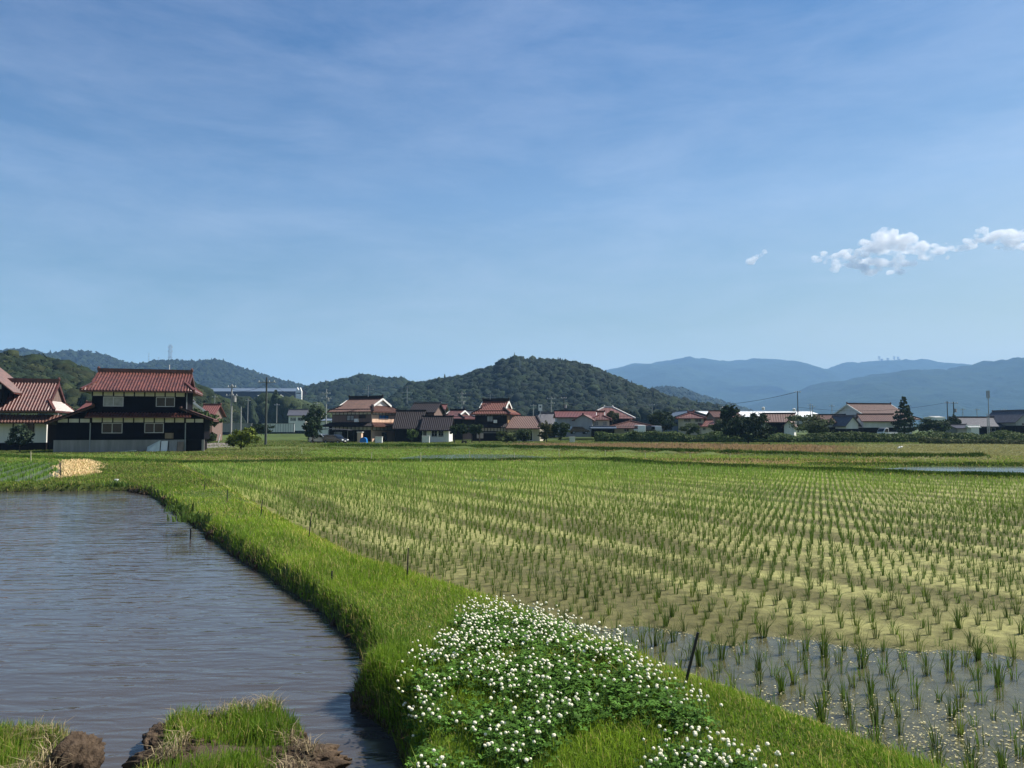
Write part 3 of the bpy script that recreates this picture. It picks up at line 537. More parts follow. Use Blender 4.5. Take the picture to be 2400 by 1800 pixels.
for kk in range(3):
    an = kk*2*np.pi/3; dr = ax1*np.cos(an)+ax2*np.sin(an); sd = -ax1*np.sin(an)+ax2*np.cos(an)
    Vs.append(np.stack([c0, c0+dr*sz*1.1+sd*sz*0.85+nrm*sz*.2, c0+dr*sz*2.0, c0+dr*sz*1.1-sd*sz*0.85+nrm*sz*.2], 1).reshape(-1, 3)); Cs.append(np.repeat(tl, 4, 0))
V = np.concatenate(Vs); Q = np.arange(len(V)).reshape(-1, 4)
tag(link('clover_leaves', np_mesh('clover_leaves', V, Q, None, np.concatenate(Cs)), M['leaf']), 'dark green three part clover leaves under the white flowers', 'clover', kind='stuff')
def bloom_mesh(seed):
    rs = random.Random(seed); bm = bmesh.new(); bmesh.ops.create_icosphere(bm, subdivisions=3, radius=1)
    for v in bm.verts:
        f = 0.80 + 0.34*rs.random(); v.co *= 0.0103*f; v.co.z *= 0.92
    me = bpy.data.meshes.new('bloom'); bm.to_mesh(me); bm.free(); a = me.color_attributes.new('tint', 'FLOAT_COLOR', 'POINT')
    pk = rs.random() < 0.2
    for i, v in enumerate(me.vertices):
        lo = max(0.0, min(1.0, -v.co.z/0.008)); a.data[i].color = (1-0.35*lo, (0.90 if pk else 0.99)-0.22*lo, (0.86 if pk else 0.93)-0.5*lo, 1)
    me.materials.append(M['petal']); return me
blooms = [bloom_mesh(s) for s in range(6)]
stm = MB().path([(0,0,-1.0),(0.02,0.01,-0.5),(0,0,0)], [0.0018]*3, 5); 
stem0 = stm.build('stem', M['stem_green']); stem_me = stem0.data; bpy.data.objects.remove(stem0)
pts = []
for (dx, dy, sg, cnt) in []: pass
x, y = clover_pts(9000); dn = fbm(x*3.2, y*3.2, 3, 151); pr = sstep(-0.30, 0.30, dn)*np.where(y < 4.9, 0.7, 1.0); crest = np.exp(-(d_line(x, y, Gs([(1110,1425),(1290,1480),(1480,1560),(1700,1680)], 0.42))/0.22)**2); bare = np.exp(-(d_line(x, y, Gs([(1330,1640),(1560,1660)], 0.42))/0.25)**2)
pr = np.maximum(pr*0.95, crest)*(1-0.85*bare*(1-crest)); k = RNG.random(len(x)) < pr; x, y = x[k], y[k]
# thin out so that heads keep a few centimetres apart
keep = []; grid = {}
for X, Y in zip(x, y):
    c_ = (int(X/0.05), int(Y/0.05)); ok = all((X-a)**2+(Y-b)**2 > 0.030**2 for i in (-1,0,1) for j in (-1,0,1) for a, b in grid.get((c_[0]+i, c_[1]+j), ()))
    if ok: grid.setdefault(c_, []).append((X, Y)); keep.append((X, Y))
keep = keep[:1350]; keep.sort(key=lambda p: p[1]); kx = np.array(keep); kh = ground_h(kx[:,0], kx[:,1])
rest_heads = []; cnt = 0
for (X, Y), z in zip(keep, kh):
    if z < 0.1: continue
    hh = random.uniform(0.15, 0.24); sc = random.choice((random.uniform(0.5, 0.8), random.uniform(0.8, 1.2), random.uniform(0.85, 1.15))); top = Vector((X+random.uniform(-.03,.03), Y+random.uniform(-.03,.03), z+hh))
    seen = (-0.667*Y < X < 0.667*Y) and (1003-FPX*(top.z-CAM_H)/Y < 1806)
    if seen and cnt < 300:
        cnt += 1; e = empty('clover_flower', (X, Y, z)); tag(e, 'small round white clover flower on a thin green stem, nearest part of the flowering bank', 'clover flower', 'white clover flowers nearest in the bank')
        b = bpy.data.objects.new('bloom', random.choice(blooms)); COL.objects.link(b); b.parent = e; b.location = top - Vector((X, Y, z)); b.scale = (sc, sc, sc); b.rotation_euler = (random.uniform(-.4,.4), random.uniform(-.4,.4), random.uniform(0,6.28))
        s_ = bpy.data.objects.new('stem', stem_me); COL.objects.link(s_); s_.parent = e; s_.location = b.location; s_.scale = (1, 1, hh+0.02)
    else: rest_heads.append((top, sc))
Vs = []; Ts = []; Cs = []; off = 0
for top, sc in rest_heads:
    me = random.choice(blooms); n = len(me.vertices); co = np.empty(n*3, np.float32); me.vertices.foreach_get('co', co); tr = np.empty(len(me.loops), np.int32); me.loops.foreach_get('vertex_index', tr)
    cc = np.empty(n*4, np.float32); me.color_attributes['tint'].data.foreach_get('color', cc)
    Vs.append(co.reshape(-1,3)*sc + np.array(top)); Ts.append(tr.reshape(-1,3)+off); Cs.append(cc.reshape(-1,4)[:, :3]); off += n
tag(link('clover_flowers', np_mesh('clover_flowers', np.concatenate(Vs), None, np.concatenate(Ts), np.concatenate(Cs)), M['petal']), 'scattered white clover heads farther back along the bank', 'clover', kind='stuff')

# ------------------------------------------------------------------ hills and woods
ICO = {}
def ico(sub):
    if sub not in ICO:
        bm = bmesh.new(); bmesh.ops.create_icosphere(bm, subdivisions=sub, radius=1); bm.verts.ensure_lookup_table()
        ICO[sub] = (np.array([v.co[:] for v in bm.verts]), np.array([[v.index for v in f.verts] for f in bm.faces])); bm.free()
    return ICO[sub]
def hill(name, prof, D, wf, wb, cut, res, spur, sc, seed, tint, material):
    P = np.array(prof, float); Xp = (P[:,0]-1200)/FPX*D; Zp = np.array([zof(py, D) for py in P[:,1]]) - cut
    X = np.arange(Xp[0], Xp[-1], res); Y = np.concatenate([np.arange(D-wf, D, res), np.arange(D, D+wb, res*2)])
    gx, gy = np.meshgrid(X, Y); zr = np.interp(gx, Xp, Zp)
    s = np.where(gy < D, sstep(0, 1, (gy-D+wf)/wf)**0.85, 1-sstep(0, 1, (gy-D)/wb))
    nz = fbm(gx/sc+seed, gy/sc*0.8, 5, seed)
    z = zr*s*(1 + spur*nz*(1-s)*1.6*sstep(0, .25, s)) + spur*zr*0.08*fbm(gx/sc*5, gy/sc*5, 3, seed+3)*s
    z = np.maximum(z, -0.4); nr, nc = gx.shape; idx = np.arange(nr*nc).reshape(nr, nc)
    q = np.stack([idx[:-1,:-1], idx[:-1,1:], idx[1:,1:], idx[1:,:-1]], -1).reshape(-1, 4)
    c = np.array(tint)[None]*(0.85+0.3*np.clip(0.5+fbm(gx/sc*3, gy/sc*3, 3, seed+9), 0, 1)).reshape(-1, 1)
    o = link(name, np_mesh(name, np.stack([gx, gy, z], -1).reshape(-1, 3), q, None, c, True), material); tag(o, kind='structure')
    def zf(x, y):
        zr = np.interp(x, Xp, Zp); s = np.where(y < D, sstep(0, 1, (y-D+wf)/wf)**0.85, 1-sstep(0, 1, (y-D)/wb))
        nz = fbm(x/sc+seed, y/sc*0.8, 5, seed)
        return zr*s*(1 + spur*nz*(1-s)*1.6*sstep(0, .25, s))
    return zf, Xp[0], Xp[-1]
def woods(name, label, pts, size, sub, cols, cards, csize, conifer=0.15, seed=1):
    rs = np.random.default_rng(seed); V0, F0 = ico(sub); n = len(pts); nv = len(V0)
    s = size*rs.uniform(0.6, 1.25, n); con = rs.random(n) < conifer*0.35
    S = np.stack([s*rs.uniform(.8, 1.15, n), s*rs.uniform(.8, 1.15, n), s*rs.uniform(.75, 1.1, n)], 1); S[con] *= (0.72, 0.72, 1.35)
    T = V0[None]*(1 + 0.22*rs.normal(0, 1, (n, nv)).clip(-1.6, 1.6)[..., None])
    if True: T = np.where(con[:, None, None], T*np.stack([np.clip(1.0-0.75*V0[:,2], .15, 1.6)]*2 + [np.ones(nv)], 1)[None]*np.array((0.75, 0.75, 1)), T)
    ang = rs.uniform(0, 6.28, n); ca, sa = np.cos(ang)[:, None], np.sin(ang)[:, None]
    T = np.stack([T[..., 0]*ca - T[..., 1]*sa, T[..., 0]*sa + T[..., 1]*ca, T[..., 2]], -1)
    V = T*S[:, None, :] + pts[:, None, :]
    ci = rs.integers(0, len(cols), n); tt = np.array(cols)[ci]*rs.uniform(0.7, 1.3, (n, 1))
    C = np.repeat(tt[:, None, :], nv, 1)*rs.uniform(0.8, 1.2, (n, nv, 1))
    F = (F0[None] + (np.arange(n)*nv)[:, None, None]).reshape(-1, 3); V = V.reshape(-1, 3); C = C.reshape(-1, 3); Qs = None
    if cards:
        m = n*cards; ti = np.repeat(np.arange(n), cards); d = rs.normal(0, 1, (m, 3)); d[:, 2] = np.abs(d[:, 2])*0.9 - 0.25; d /= np.linalg.norm(d, axis=1)[:, None]
        rad = np.where(con[ti], 0.55*np.clip(1.2-d[:,2], 0.2, 1), 1.0)[:, None]
        c = pts[ti] + d*S[ti]*np.concatenate([rad, rad, np.ones_like(rad)], 1)*rs.uniform(0.92, 1.12, (m, 1)); a = np.cross(d, rs.normal(0, 1, (m, 3))); a /= np.linalg.norm(a, axis=1)[:, None]
        b = np.cross(d, a) + d*rs.normal(0, .5, (m, 1)); hs_ = csize*rs.uniform(.5, 1.2, (m, 1)); q = np.stack([c-a*hs_, c-b*hs_*.7, c+a*hs_, c+b*hs_*.7], 1).reshape(-1, 3)
        Qs = len(V) + np.arange(m*4).reshape(-1, 4); V = np.concatenate([V, q]); C = np.concatenate([C, np.repeat(tt[ti]*rs.uniform(.7, 1.7, (m, 1)), 4, 0)])
    o = link(name, np_mesh(name, V, Qs, F, C, smooth=False), M['forest']); return tag(o, label, 'woods', kind='stuff')
def on_hill(zf, x0, x1, y0, y1, n, seed, lift, zmin=1.0):
    rs = np.random.default_rng(seed); x = rs.uniform(x0, x1, n); y = rs.uniform(y0, y1, n); z = zf(x, y); k = z > zmin
    return np.stack([x[k], y[k], z[k]+lift], 1)
GREENS = [(0.011,0.021,0.012), (0.014,0.027,0.013), (0.019,0.033,0.014), (0.010,0.019,0.012), (0.024,0.037,0.016)]
far = [(1150,990),(1300,905),(1414,872),(1450,863),(1483,854),(1540,853),(1599,841),(1653,848),(1703,852),(1751,847),(1795,844),(1849,853),(1903,865),(1920,865),(1963,856),(2028,849),(2072,845),(2137,848),(2180,852),(2241,863),(2330,885),(2500,930),(2700,960)]
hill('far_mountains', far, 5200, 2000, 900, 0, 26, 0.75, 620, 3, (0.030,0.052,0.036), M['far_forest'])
rr = [(1600,1000),(1700,975),(1784,943),(1827,930),(1881,913),(1914,900),(1950,895),(1996,893),(2050,876),(2115,872),(2159,870),(2202,876),(2245,863),(2289,853),(2354,844),(2400,840),(2550,828),(2700,850),(2900,900)]
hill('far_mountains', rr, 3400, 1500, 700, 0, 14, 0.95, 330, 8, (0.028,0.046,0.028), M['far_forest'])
# left ridge
lr = [(-260,850),(-120,835),(0,829),(65,823),(141,837),(202,826),(239,834),(280,848),(325,858),(347,862),(385,857),(420,849),(472,855),(517,848),(552,861),(595,874),(639,889),(682,900),(725,910),(760,922),(820,950),(900,990)]
zf, a, b = hill('wooded_ridge', lr, 1500, 560, 260, 8, 9, 0.45, 170, 5, GREENS[0], M['forest'])
woods('ridge_woods', 'woods covering the long ridge behind the village', on_hill(zf, a, b, 1020, 1560, 9500, 5, 4), 7.5, 1, GREENS, 6, 2.6, 0.12, 5)
s2 = [(1440,960),(1490,925),(1519,913),(1551,907),(1597,911),(1632,927),(1675,940),(1719,957),(1790,985)]
zf, a, b = hill('small_hill', s2, 1700, 260, 160, 8, 9, 0.3, 120, 6, GREENS[0], M['forest'])
woods('hill_woods', 'woods on the small hazy hill beside the round hill', on_hill(zf, a, b, 1500, 1730, 1900, 6, 4), 8, 1, GREENS, 6, 2.6, 0.1, 6)
ml = [(690,985),(738,918),(769,908),(823,897),(856,888),(880,892),(904,895),(948,897),(974,905),(1010,925),(1060,960)]
zf, a, b = hill('small_hill', ml, 800, 240, 120, 6, 5, 0.3, 80, 7, GREENS[0], M['forest'])
woods('hill_woods', 'woods on the low hill behind the two gabled houses', on_hill(zf, a, b, 580, 825, 3000, 7, 3), 6.0, 2, GREENS, 26, 1.1, 0.1, 7)
ch = [(925,985),(950,935),(965,912),(980,903),(1045,893),(1100,884),(1121,871),(1162,864),(1176,850),(1190,847),(1207,840),(1234,846),(1266,846),(1320,849),(1353,856),(1385,868),(1418,883),(1451,898),(1494,913),(1523,926),(1567,939),(1599,948),(1640,965),(1700,1000)]
zf_c, a, b = hill('round_hill', ch, 560, 190, 110, 5, 3, 0.35, 60, 9, GREENS[0], M['forest'])
woods('hill_woods', 'woods on the steep round hill with the thin tower', on_hill(zf_c, a, b, 385, 590, 5200, 9, 2.2), 3.7, 2, GREENS, 34, 0.62, 0.14, 9)
# woods in front of the ridge on the left, and the dark band at the foot of the ridge
lw = [(-300,845),(-60,838),(0,842),(54,846),(98,846),(139,857),(169,864),(202,882),(260,900),(330,903),(423,909),(443,905),(465,918),(500,945),(560,985)]
zf, a, b = hill('wooded_rise', lw, 250, 95, 60, 4, 2.5, 0.3, 40, 13, GREENS[0], M['forest'])
woods('rise_woods', 'woods close behind the dark timber house', on_hill(zf, a, b, 165, 262, 1500, 13, 2.2, 0.5), 3.3, 2, [(0.026,0.039,0.014),(0.021,0.033,0.013),(0.040,0.049,0.018),(0.018,0.030,0.014)], 70, 0.5, 0.1, 13)
rs = np.random.default_rng(15); n = 900; x = rs.uniform(-215, -72, n); y = rs.uniform(290, 420, n); z = rs.uniform(3, 9, n)*sstep(-60, -90, x)+1.5
woods('foot_woods', 'dark band of woods at the foot of the ridge', np.stack([x*y/400*1.35, y, z], 1), 4.2, 2, [(0.026,0.042,0.020),(0.034,0.052,0.022),(0.05,0.07,0.03)], 44, 0.75, 0.06, 15)
n = 520; y = rs.uniform(300, 400, n); x = rs.uniform(-0.16, 0.24, n)*y; z = rs.uniform(2, 6.5, n)
woods('foot_woods', 'belt of trees along the foot of the round hill', np.stack([x, y, z], 1), 3.6, 2, GREENS, 40, 0.75, 0.06, 16)

# ------------------------------------------------------------------ trees and shrubs
def crown_mesh(blobs, n, size, col, seed, droop=0.0):
    rs = np.random.default_rng(seed); B = np.array(blobs, float); wgt = (B[:,3]*B[:,4]*B[:,5])**0.67; bi = rs.choice(len(B), n, p=wgt/wgt.sum())
    # each blob breaks into clumps of leaves
    d = rs.normal(0, 1, (n, 3)); d /= np.linalg.norm(d, axis=1)[:, None]; ncl = 16
    cd = rs.normal(0, 1, (len(B), ncl, 3)); cd /= np.linalg.norm(cd, axis=2)[..., None]; ci = rs.integers(0, ncl, n)
    cdir = cd[bi, ci]; rad = rs.uniform(0.5, 0.92, (len(B), ncl))[bi, ci][:, None]
    rel = cdir*rad + d*rs.uniform(0.10, 0.36, (n, 1)); c = B[bi, :3] + rel*B[bi, 3:6]
    nrm = rel/np.linalg.norm(rel, axis=1)[:, None] + rs.normal(0, 0.6, (n, 3)); nrm /= np.linalg.norm(nrm, axis=1)[:, None]
    a = np.cross(nrm, rs.normal(0, 1, (n, 3))); a /= np.linalg.norm(a, axis=1)[:, None]; b = np.cross(nrm, a); h = size*rs.uniform(.5, 1.3, (n, 1))
    V = np.stack([c-a*h, c-b*h*.6, c+a*h, c+b*h*.6], 1).reshape(-1, 3)
    t = np.array(col)*(rs.uniform(0.6, 1.4, (len(B), ncl))[bi, ci][:, None])*rs.uniform(.7, 1.3, (n, 1))
    return np_mesh('crown', V, np.arange(n*4).reshape(-1, 4), None, np.repeat(t, 4, 0))
def tree(name, label, cat, loc, blobs, n, size, col, trunk_h=1.5, trunk_r=0.15, seed=1, group=None, multi=1):
    e = empty(name, loc); tag(e, label, cat, group)
    link('crown', crown_mesh(blobs, n, size, col, seed), M['leaf'], e)
    mb = MB(); rs = random.Random(seed)
    for k in range(multi):
        ox = (k-(multi-1)/2)*0.5; top = Vector((ox*1.6+rs.uniform(-.1,.1), rs.uniform(-.1,.1), trunk_h))
        mb.path([(ox, 0, -0.2), (ox*1.2, 0, trunk_h*0.5), top], [trunk_r, trunk_r*0.8, trunk_r*0.6], 7)
        for b in rs.sample(blobs, min(4, len(blobs))): mb.tube(top, (b[0], b[1], b[2]), trunk_r*0.5, trunk_r*0.15, 5)
    mb.build('trunk', M['bark'], e); return e
def blobs_round(w, h, z0, n, seed, dy=None):
    rs = random.Random(seed); w *= 1.14; h *= 1.10; out = [(0, 0, z0+h/2, w*.38, w*.38, h*.44)]
    for k in range(n):
        a = rs.uniform(0, 6.28); t = rs.uniform(-0.8, 0.9); r = math.sqrt(1-t*t*0.8)*w*0.32
        out.append((r*math.cos(a), r*math.sin(a)*(dy or 1), z0+h/2+t*h*0.36, w*rs.uniform(.14,.24), w*rs.uniform(.14,.24), h*rs.uniform(.12,.22)))
    return out
def shrub(name, label, cat, pxl, pxr, ytop, ybase, Y, col, seed, n=1600, size=0.16, z0=0.0, trunk_h=None, group=None):
    x0 = at(pxl, ybase, Y); x1 = at(pxr, ybase, Y); wd = x1.x-x0.x; h = zof(ytop, Y)-x0.z
    return tree(name, label, cat, ((x0.x+x1.x)/2, Y, x0.z), blobs_round(wd, h*(1-z0), h*z0, 9, seed), n, size, col, trunk_h or max(0.4, h*(z0+0.25)), max(0.05, h*0.03), seed, group)
shrub('shrub', 'broad yellow green shrub standing alone between the pale and the dark utility pole', 'shrub', 528, 602, 1004, 1054, 78, (0.105,0.135,0.022), 21, 2600, 0.15)
shrub('garden_tree', 'grey green bushy tree against the white wall of the red tiled house', 'tree', 20, 72, 1000, 1058, 70, (0.050,0.075,0.045), 22, 2200, 0.13, 0.12)
shrub('garden_tree', 'dark leafy tree beside the parked cars at the corner of the tan house', 'tree', 708, 758, 978, 1040, 112, (0.030,0.050,0.022), 23, 2000, 0.2, 0.1)
shrub('garden_tree', 'small round green tree in front of the dark gap between two houses', 'tree', 948, 980, 1007, 1040, 112, (0.070,0.105,0.035), 24, 1300, 0.15, 0.25)
for i, (l, r, t) in enumerate([(1052,1078,995),(1072,1098,993),(1094,1118,994),(1112,1136,996)]):
    shrub('clipped_tree', 'clipped flat topped tree with bare stems in the row before the white wall', 'tree', l, r, t, 1037, 114, (0.040,0.062,0.028), 30+i, 1300, 0.14, 0.42, group='clipped trees in a row by the white walled house')
for i, (l, r, t, b, c, nm) in enumerate([(1160,1212,1012,1038,(0.075,0.095,0.035),'low olive bush in front of the dark timber gable house'), (1205,1250,1003,1040,(0.045,0.066,0.028),'dark rounded bush before the porch of the dark gabled house'),
        (1262,1300,990,1036,(0.085,0.085,0.032),'brownish olive bush left of the big dark ball shaped shrub'), (1290,1338,988,1030,(0.028,0.048,0.020),'big dark ball shaped shrub by the gap before the grey houses')]):
    shrub('bush', nm, 'bush', l, r, t, b, 113+i, c, 40+i, 1900, 0.16)
shrub('broadleaf_tree', 'largest dark bushy tree standing out in front of the hedge', 'tree', 1700, 1808, 972, 1040, 110, (0.022,0.038,0.018), 50, 5200, 0.19, 0.03)
shrub('broadleaf_tree', 'upright dark tree rising just behind the largest bushy tree', 'tree', 1690, 1738, 953, 1025, 128, (0.030,0.050,0.022), 51, 2600, 0.22, 0.1)
shrub('broadleaf_tree', 'pale grey green dome shaped tree right of the largest dark tree', 'tree', 1838, 1950, 972, 1024, 126, (0.070,0.090,0.040), 52, 4200, 0.2, 0.05)
shrub('broadleaf_tree', 'dark tree with drooping boughs between the hip roofed house and the cream house', 'tree', 1520, 1592, 966, 1016, 150, (0.030,0.048,0.024), 53, 2600, 0.24, 0.05)
shrub('bush', 'soft olive bush below the windows of the cream house', 'bush', 1592, 1640, 993, 1020, 126, (0.060,0.082,0.036), 54, 1700, 0.17)
shrub('bush', 'grey green bush between the cream house and the largest dark tree', 'bush', 1664, 1716, 985, 1018, 130, (0.060,0.078,0.036), 55, 1800, 0.18)
shrub('garden_tree', 'round topped tree between the red roofed grey house and the hip roofed house', 'tree', 1420, 1450, 964, 995, 146, (0.060,0.070,0.032), 56, 1500, 0.2, 0.2)
e_ = shrub('bush', 'row of dark clipped bushes right of the tall conifer', 'bush', 2150, 2232, 982, 1018, 140, (0.028,0.046,0.020), 57, 3000, 0.22)
tree('conifer', 'tall dark pointed conifer in front of the temple roof', 'tree', at(2120, 1017, 138), [(0,0,z, r, r, 0.8) for z, r in ((1,1.9),(1.9,1.9),(2.8,1.7),(3.7,1.4),(4.5,1.1),(5.3,.8),(6.0,.5))], 3200, 0.2, (0.032,0.050,0.022), 2.0, 0.2, 60)
shrub('bush', 'small dark shrub at the left foot of the grey roofed long house', 'bush', 2228, 2256, 975, 1014, 146, (0.034,0.05,0.022), 61, 1300, 0.2)
shrub('bush', 'low green bush beside the gravel patch near the dark timber house', 'bush', 462, 505, 1008, 1040, 92, (0.040,0.062,0.024), 62, 1700, 0.17)
shrub('garden_tree', 'broad green tree in front of the white gabled house', 'tree', 425, 512, 958, 1034, 88, (0.045,0.070,0.024), 63, 8500, 0.20, 0.0)
shrub('bush', 'rounded dark bush by the pale block wall behind the dark pole', 'bush', 585, 640, 992, 1018, 130, (0.036,0.056,0.024), 64, 1700, 0.18)
shrub('garden_tree', 'tall loose green tree just left of the tan house', 'tree', 712, 760, 950, 1005, 140, (0.045,0.066,0.03), 65, 2000, 0.22, 0.05)
# hedge of creepers along the right hand fields
def hedge(pts, w, h, n, size, cols, seed):
    rs = np.random.default_rng(seed); P = np.array(pts); t = rs.uniform(0, len(P)-1.001, n); i = t.astype(int); f = (t-i)[:, None]; c = P[i]*(1-f)+P[i+1]*f
    a = rs.uniform(0, np.pi, n); hh = h*(0.7+0.6*np.clip(0.5+fbm(c[:,0]*0.25, c[:,1]*0.25, 3, seed), 0, 1)); rr_ = rs.uniform(0.8, 1.02, n)+0.12*fbm(c[:,0]*1.2, a*2, 2, seed)
    pos = np.stack([c[:,0], c[:,1]+np.cos(a)*w*rr_, c[:,2]+np.sin(a)*hh*rr_], 1); nr = np.stack([np.zeros(n), np.cos(a), np.sin(a)], 1)+rs.normal(0,.6,(n,3)); nr /= np.linalg.norm(nr, axis=1)[:, None]
    u = np.cross(nr, rs.normal(0,1,(n,3))); u /= np.linalg.norm(u, axis=1)[:, None]; v = np.cross(nr, u); s = size*rs.uniform(.5,1.3,(n,1))
    V = np.stack([pos-u*s, pos-v*s*.7, pos+u*s, pos+v*s*.7], 1).reshape(-1, 3); tn = np.array(cols)[rs.integers(0, len(cols), n)]*(0.75+0.6*np.clip(0.5+fbm(c[:,0]*.4, c[:,1]*.4, 3, seed+1),0,1))[:, None]*rs.uniform(.7,1.3,(n,1))
    return np_mesh('hedge', V, np.arange(n*4).reshape(-1, 4), None, np.repeat(tn, 4, 0))
hp = [tuple(at(px, py, Y)) for px, py, Y in ((1395,1036,124),(1550,1037,120),(1700,1037,118),(1850,1037,117),(2100,1036,117),(2420,1034,119),(2700,1034,122))]
tag(link('hedge', hedge(hp, 1.5, 1.35, 30000, 0.17, [(0.075,0.11,0.036),(0.05,0.08,0.028),(0.10,0.13,0.045)], 70), M['leaf']), 'long overgrown green hedge running in front of the houses', 'hedge')
hp2 = [tuple(at(px, py, Y)) for px, py, Y in ((2160,1041,108),(2420,1046,104),(2700,1046,104))]
tag(link('hedge', hedge(hp2, 1.0, 0.8, 7000, 0.15, [(0.09,0.10,0.036),(0.06,0.08,0.03)], 71), M['leaf']), 'lower brownish strip of weeds in front of the long hedge', 'hedge')

# ------------------------------------------------------------------ houses
def roof_slope(mb, o, e, u, Lw, tmax, pitch=0.27, amp=0.035, sub=8, nrow=1):
    """tiled slope: o eave corner, e unit vector along the eave, u vector from eave to ridge, tmax(s) how far up the slope reaches at s"""
    o, e, u = Vector(o), Vector(e), Vector(u); nrm = e.cross(u).normalized(); nrm = nrm if nrm.z > 0 else -nrm
    ns = max(2, int(round(Lw/pitch))*sub); base = len(mb.v); rows = nrow + 1
    for i in range(ns + 1):
        s = Lw*i/ns; tm = max(0.0, tmax(s)); w_ = ((i % sub)/sub - 0.5)/0.30; off = nrm*(amp*1.35*math.sqrt(max(0.0, 1-w_*w_)))
        for j in range(rows): mb.v.append(tuple(o + e*s + u*(tm*((j+1)//2 if nrow > 1 else j)/((nrow+1)//2 if nrow > 1 else 1)) + off + nrm*(0.03*(j % 2) if nrow > 1 else 0)))
    for i in range(ns):
        for j in range(nrow):
            a = base + i*rows + j; mb.f.append((a, a+rows, a+rows+1, a+1))
def slab(mb, pts, th=0.12):
    mb.prism([Vector(p)-Vector((0,0,0.012)) for p in pts], (0, 0, -th))
def gable_roof(name, x0, x1, y0, y1, ze, zr, axis, mt, parent, oh=0.5, ohg=0.4, pitch=0.27, amp=0.035, white=None, ridge_mt=None, rh=0.25):
    """gable roof over the wall box; the ridge runs along axis"""
    mb = MB(); rb = MB()
    if axis == 'x': W0, W1, S0, S1 = x0-ohg, x1+ohg, y0, y1
    else: W0, W1, S0, S1 = y0-ohg, y1+ohg, x0, x1
    half = (S1-S0)/2; sl = (zr-ze)/half; zb = ze-sl*oh; mid = (S0+S1)/2; Lw = W1-W0
    def V(a, s, z): return Vector((a, s, z)) if axis == 'x' else Vector((s, a, z))
    for sg in (-1, 1):
        s0 = mid+sg*(half+oh); roof_slope(mb, V(W0, s0, zb), V(1,0,0) , V(0, mid-s0, zr-zb), Lw, lambda s: 1.0, pitch, amp)
        slab(mb, [V(W0, s0, zb), V(W1, s0, zb), V(W1, mid, zr), V(W0, mid, zr)])
    o = mb.build(name, mt, parent)
    rb.bar(V(W0-.05, mid, zr+rh*.35), V(W1+.05, mid, zr+rh*.35), 0.28, rh)
    for a in (W0, W1): rb.ball(V(a, mid, zr+rh*.5), 0.13, 1.3)
    rb.build('ridge', ridge_mt or mt, o)
    if white:
        for a in (W0-.03, W1+.03):
            v = MB()
            for sg in (-1, 1): v.bar(V(a, mid, zr-.13), V(a, mid+sg*(half+oh), zb-.13), 0.06, 0.24)
            v.build('bargeboard', white, o)
    return o
def gable_wall(x0, x1, y0, y1, z0, ze, zr, axis, mt, parent, name='wall'):
    mb = MB()
    if axis == 'x': mb.prism([(x0,y0,z0),(x0,y1,z0),(x0,y1,ze),(x0,(y0+y1)/2,zr-.1),(x0,y0,ze)], (x1-x0,0,0))
    else: mb.prism([(x0,y0,z0),(x1,y0,z0),(x1,y0,ze),((x0+x1)/2,y0,zr-.1),(x0,y0,ze)], (0,y1-y0,0))
    return mb.build(name, mt, parent)
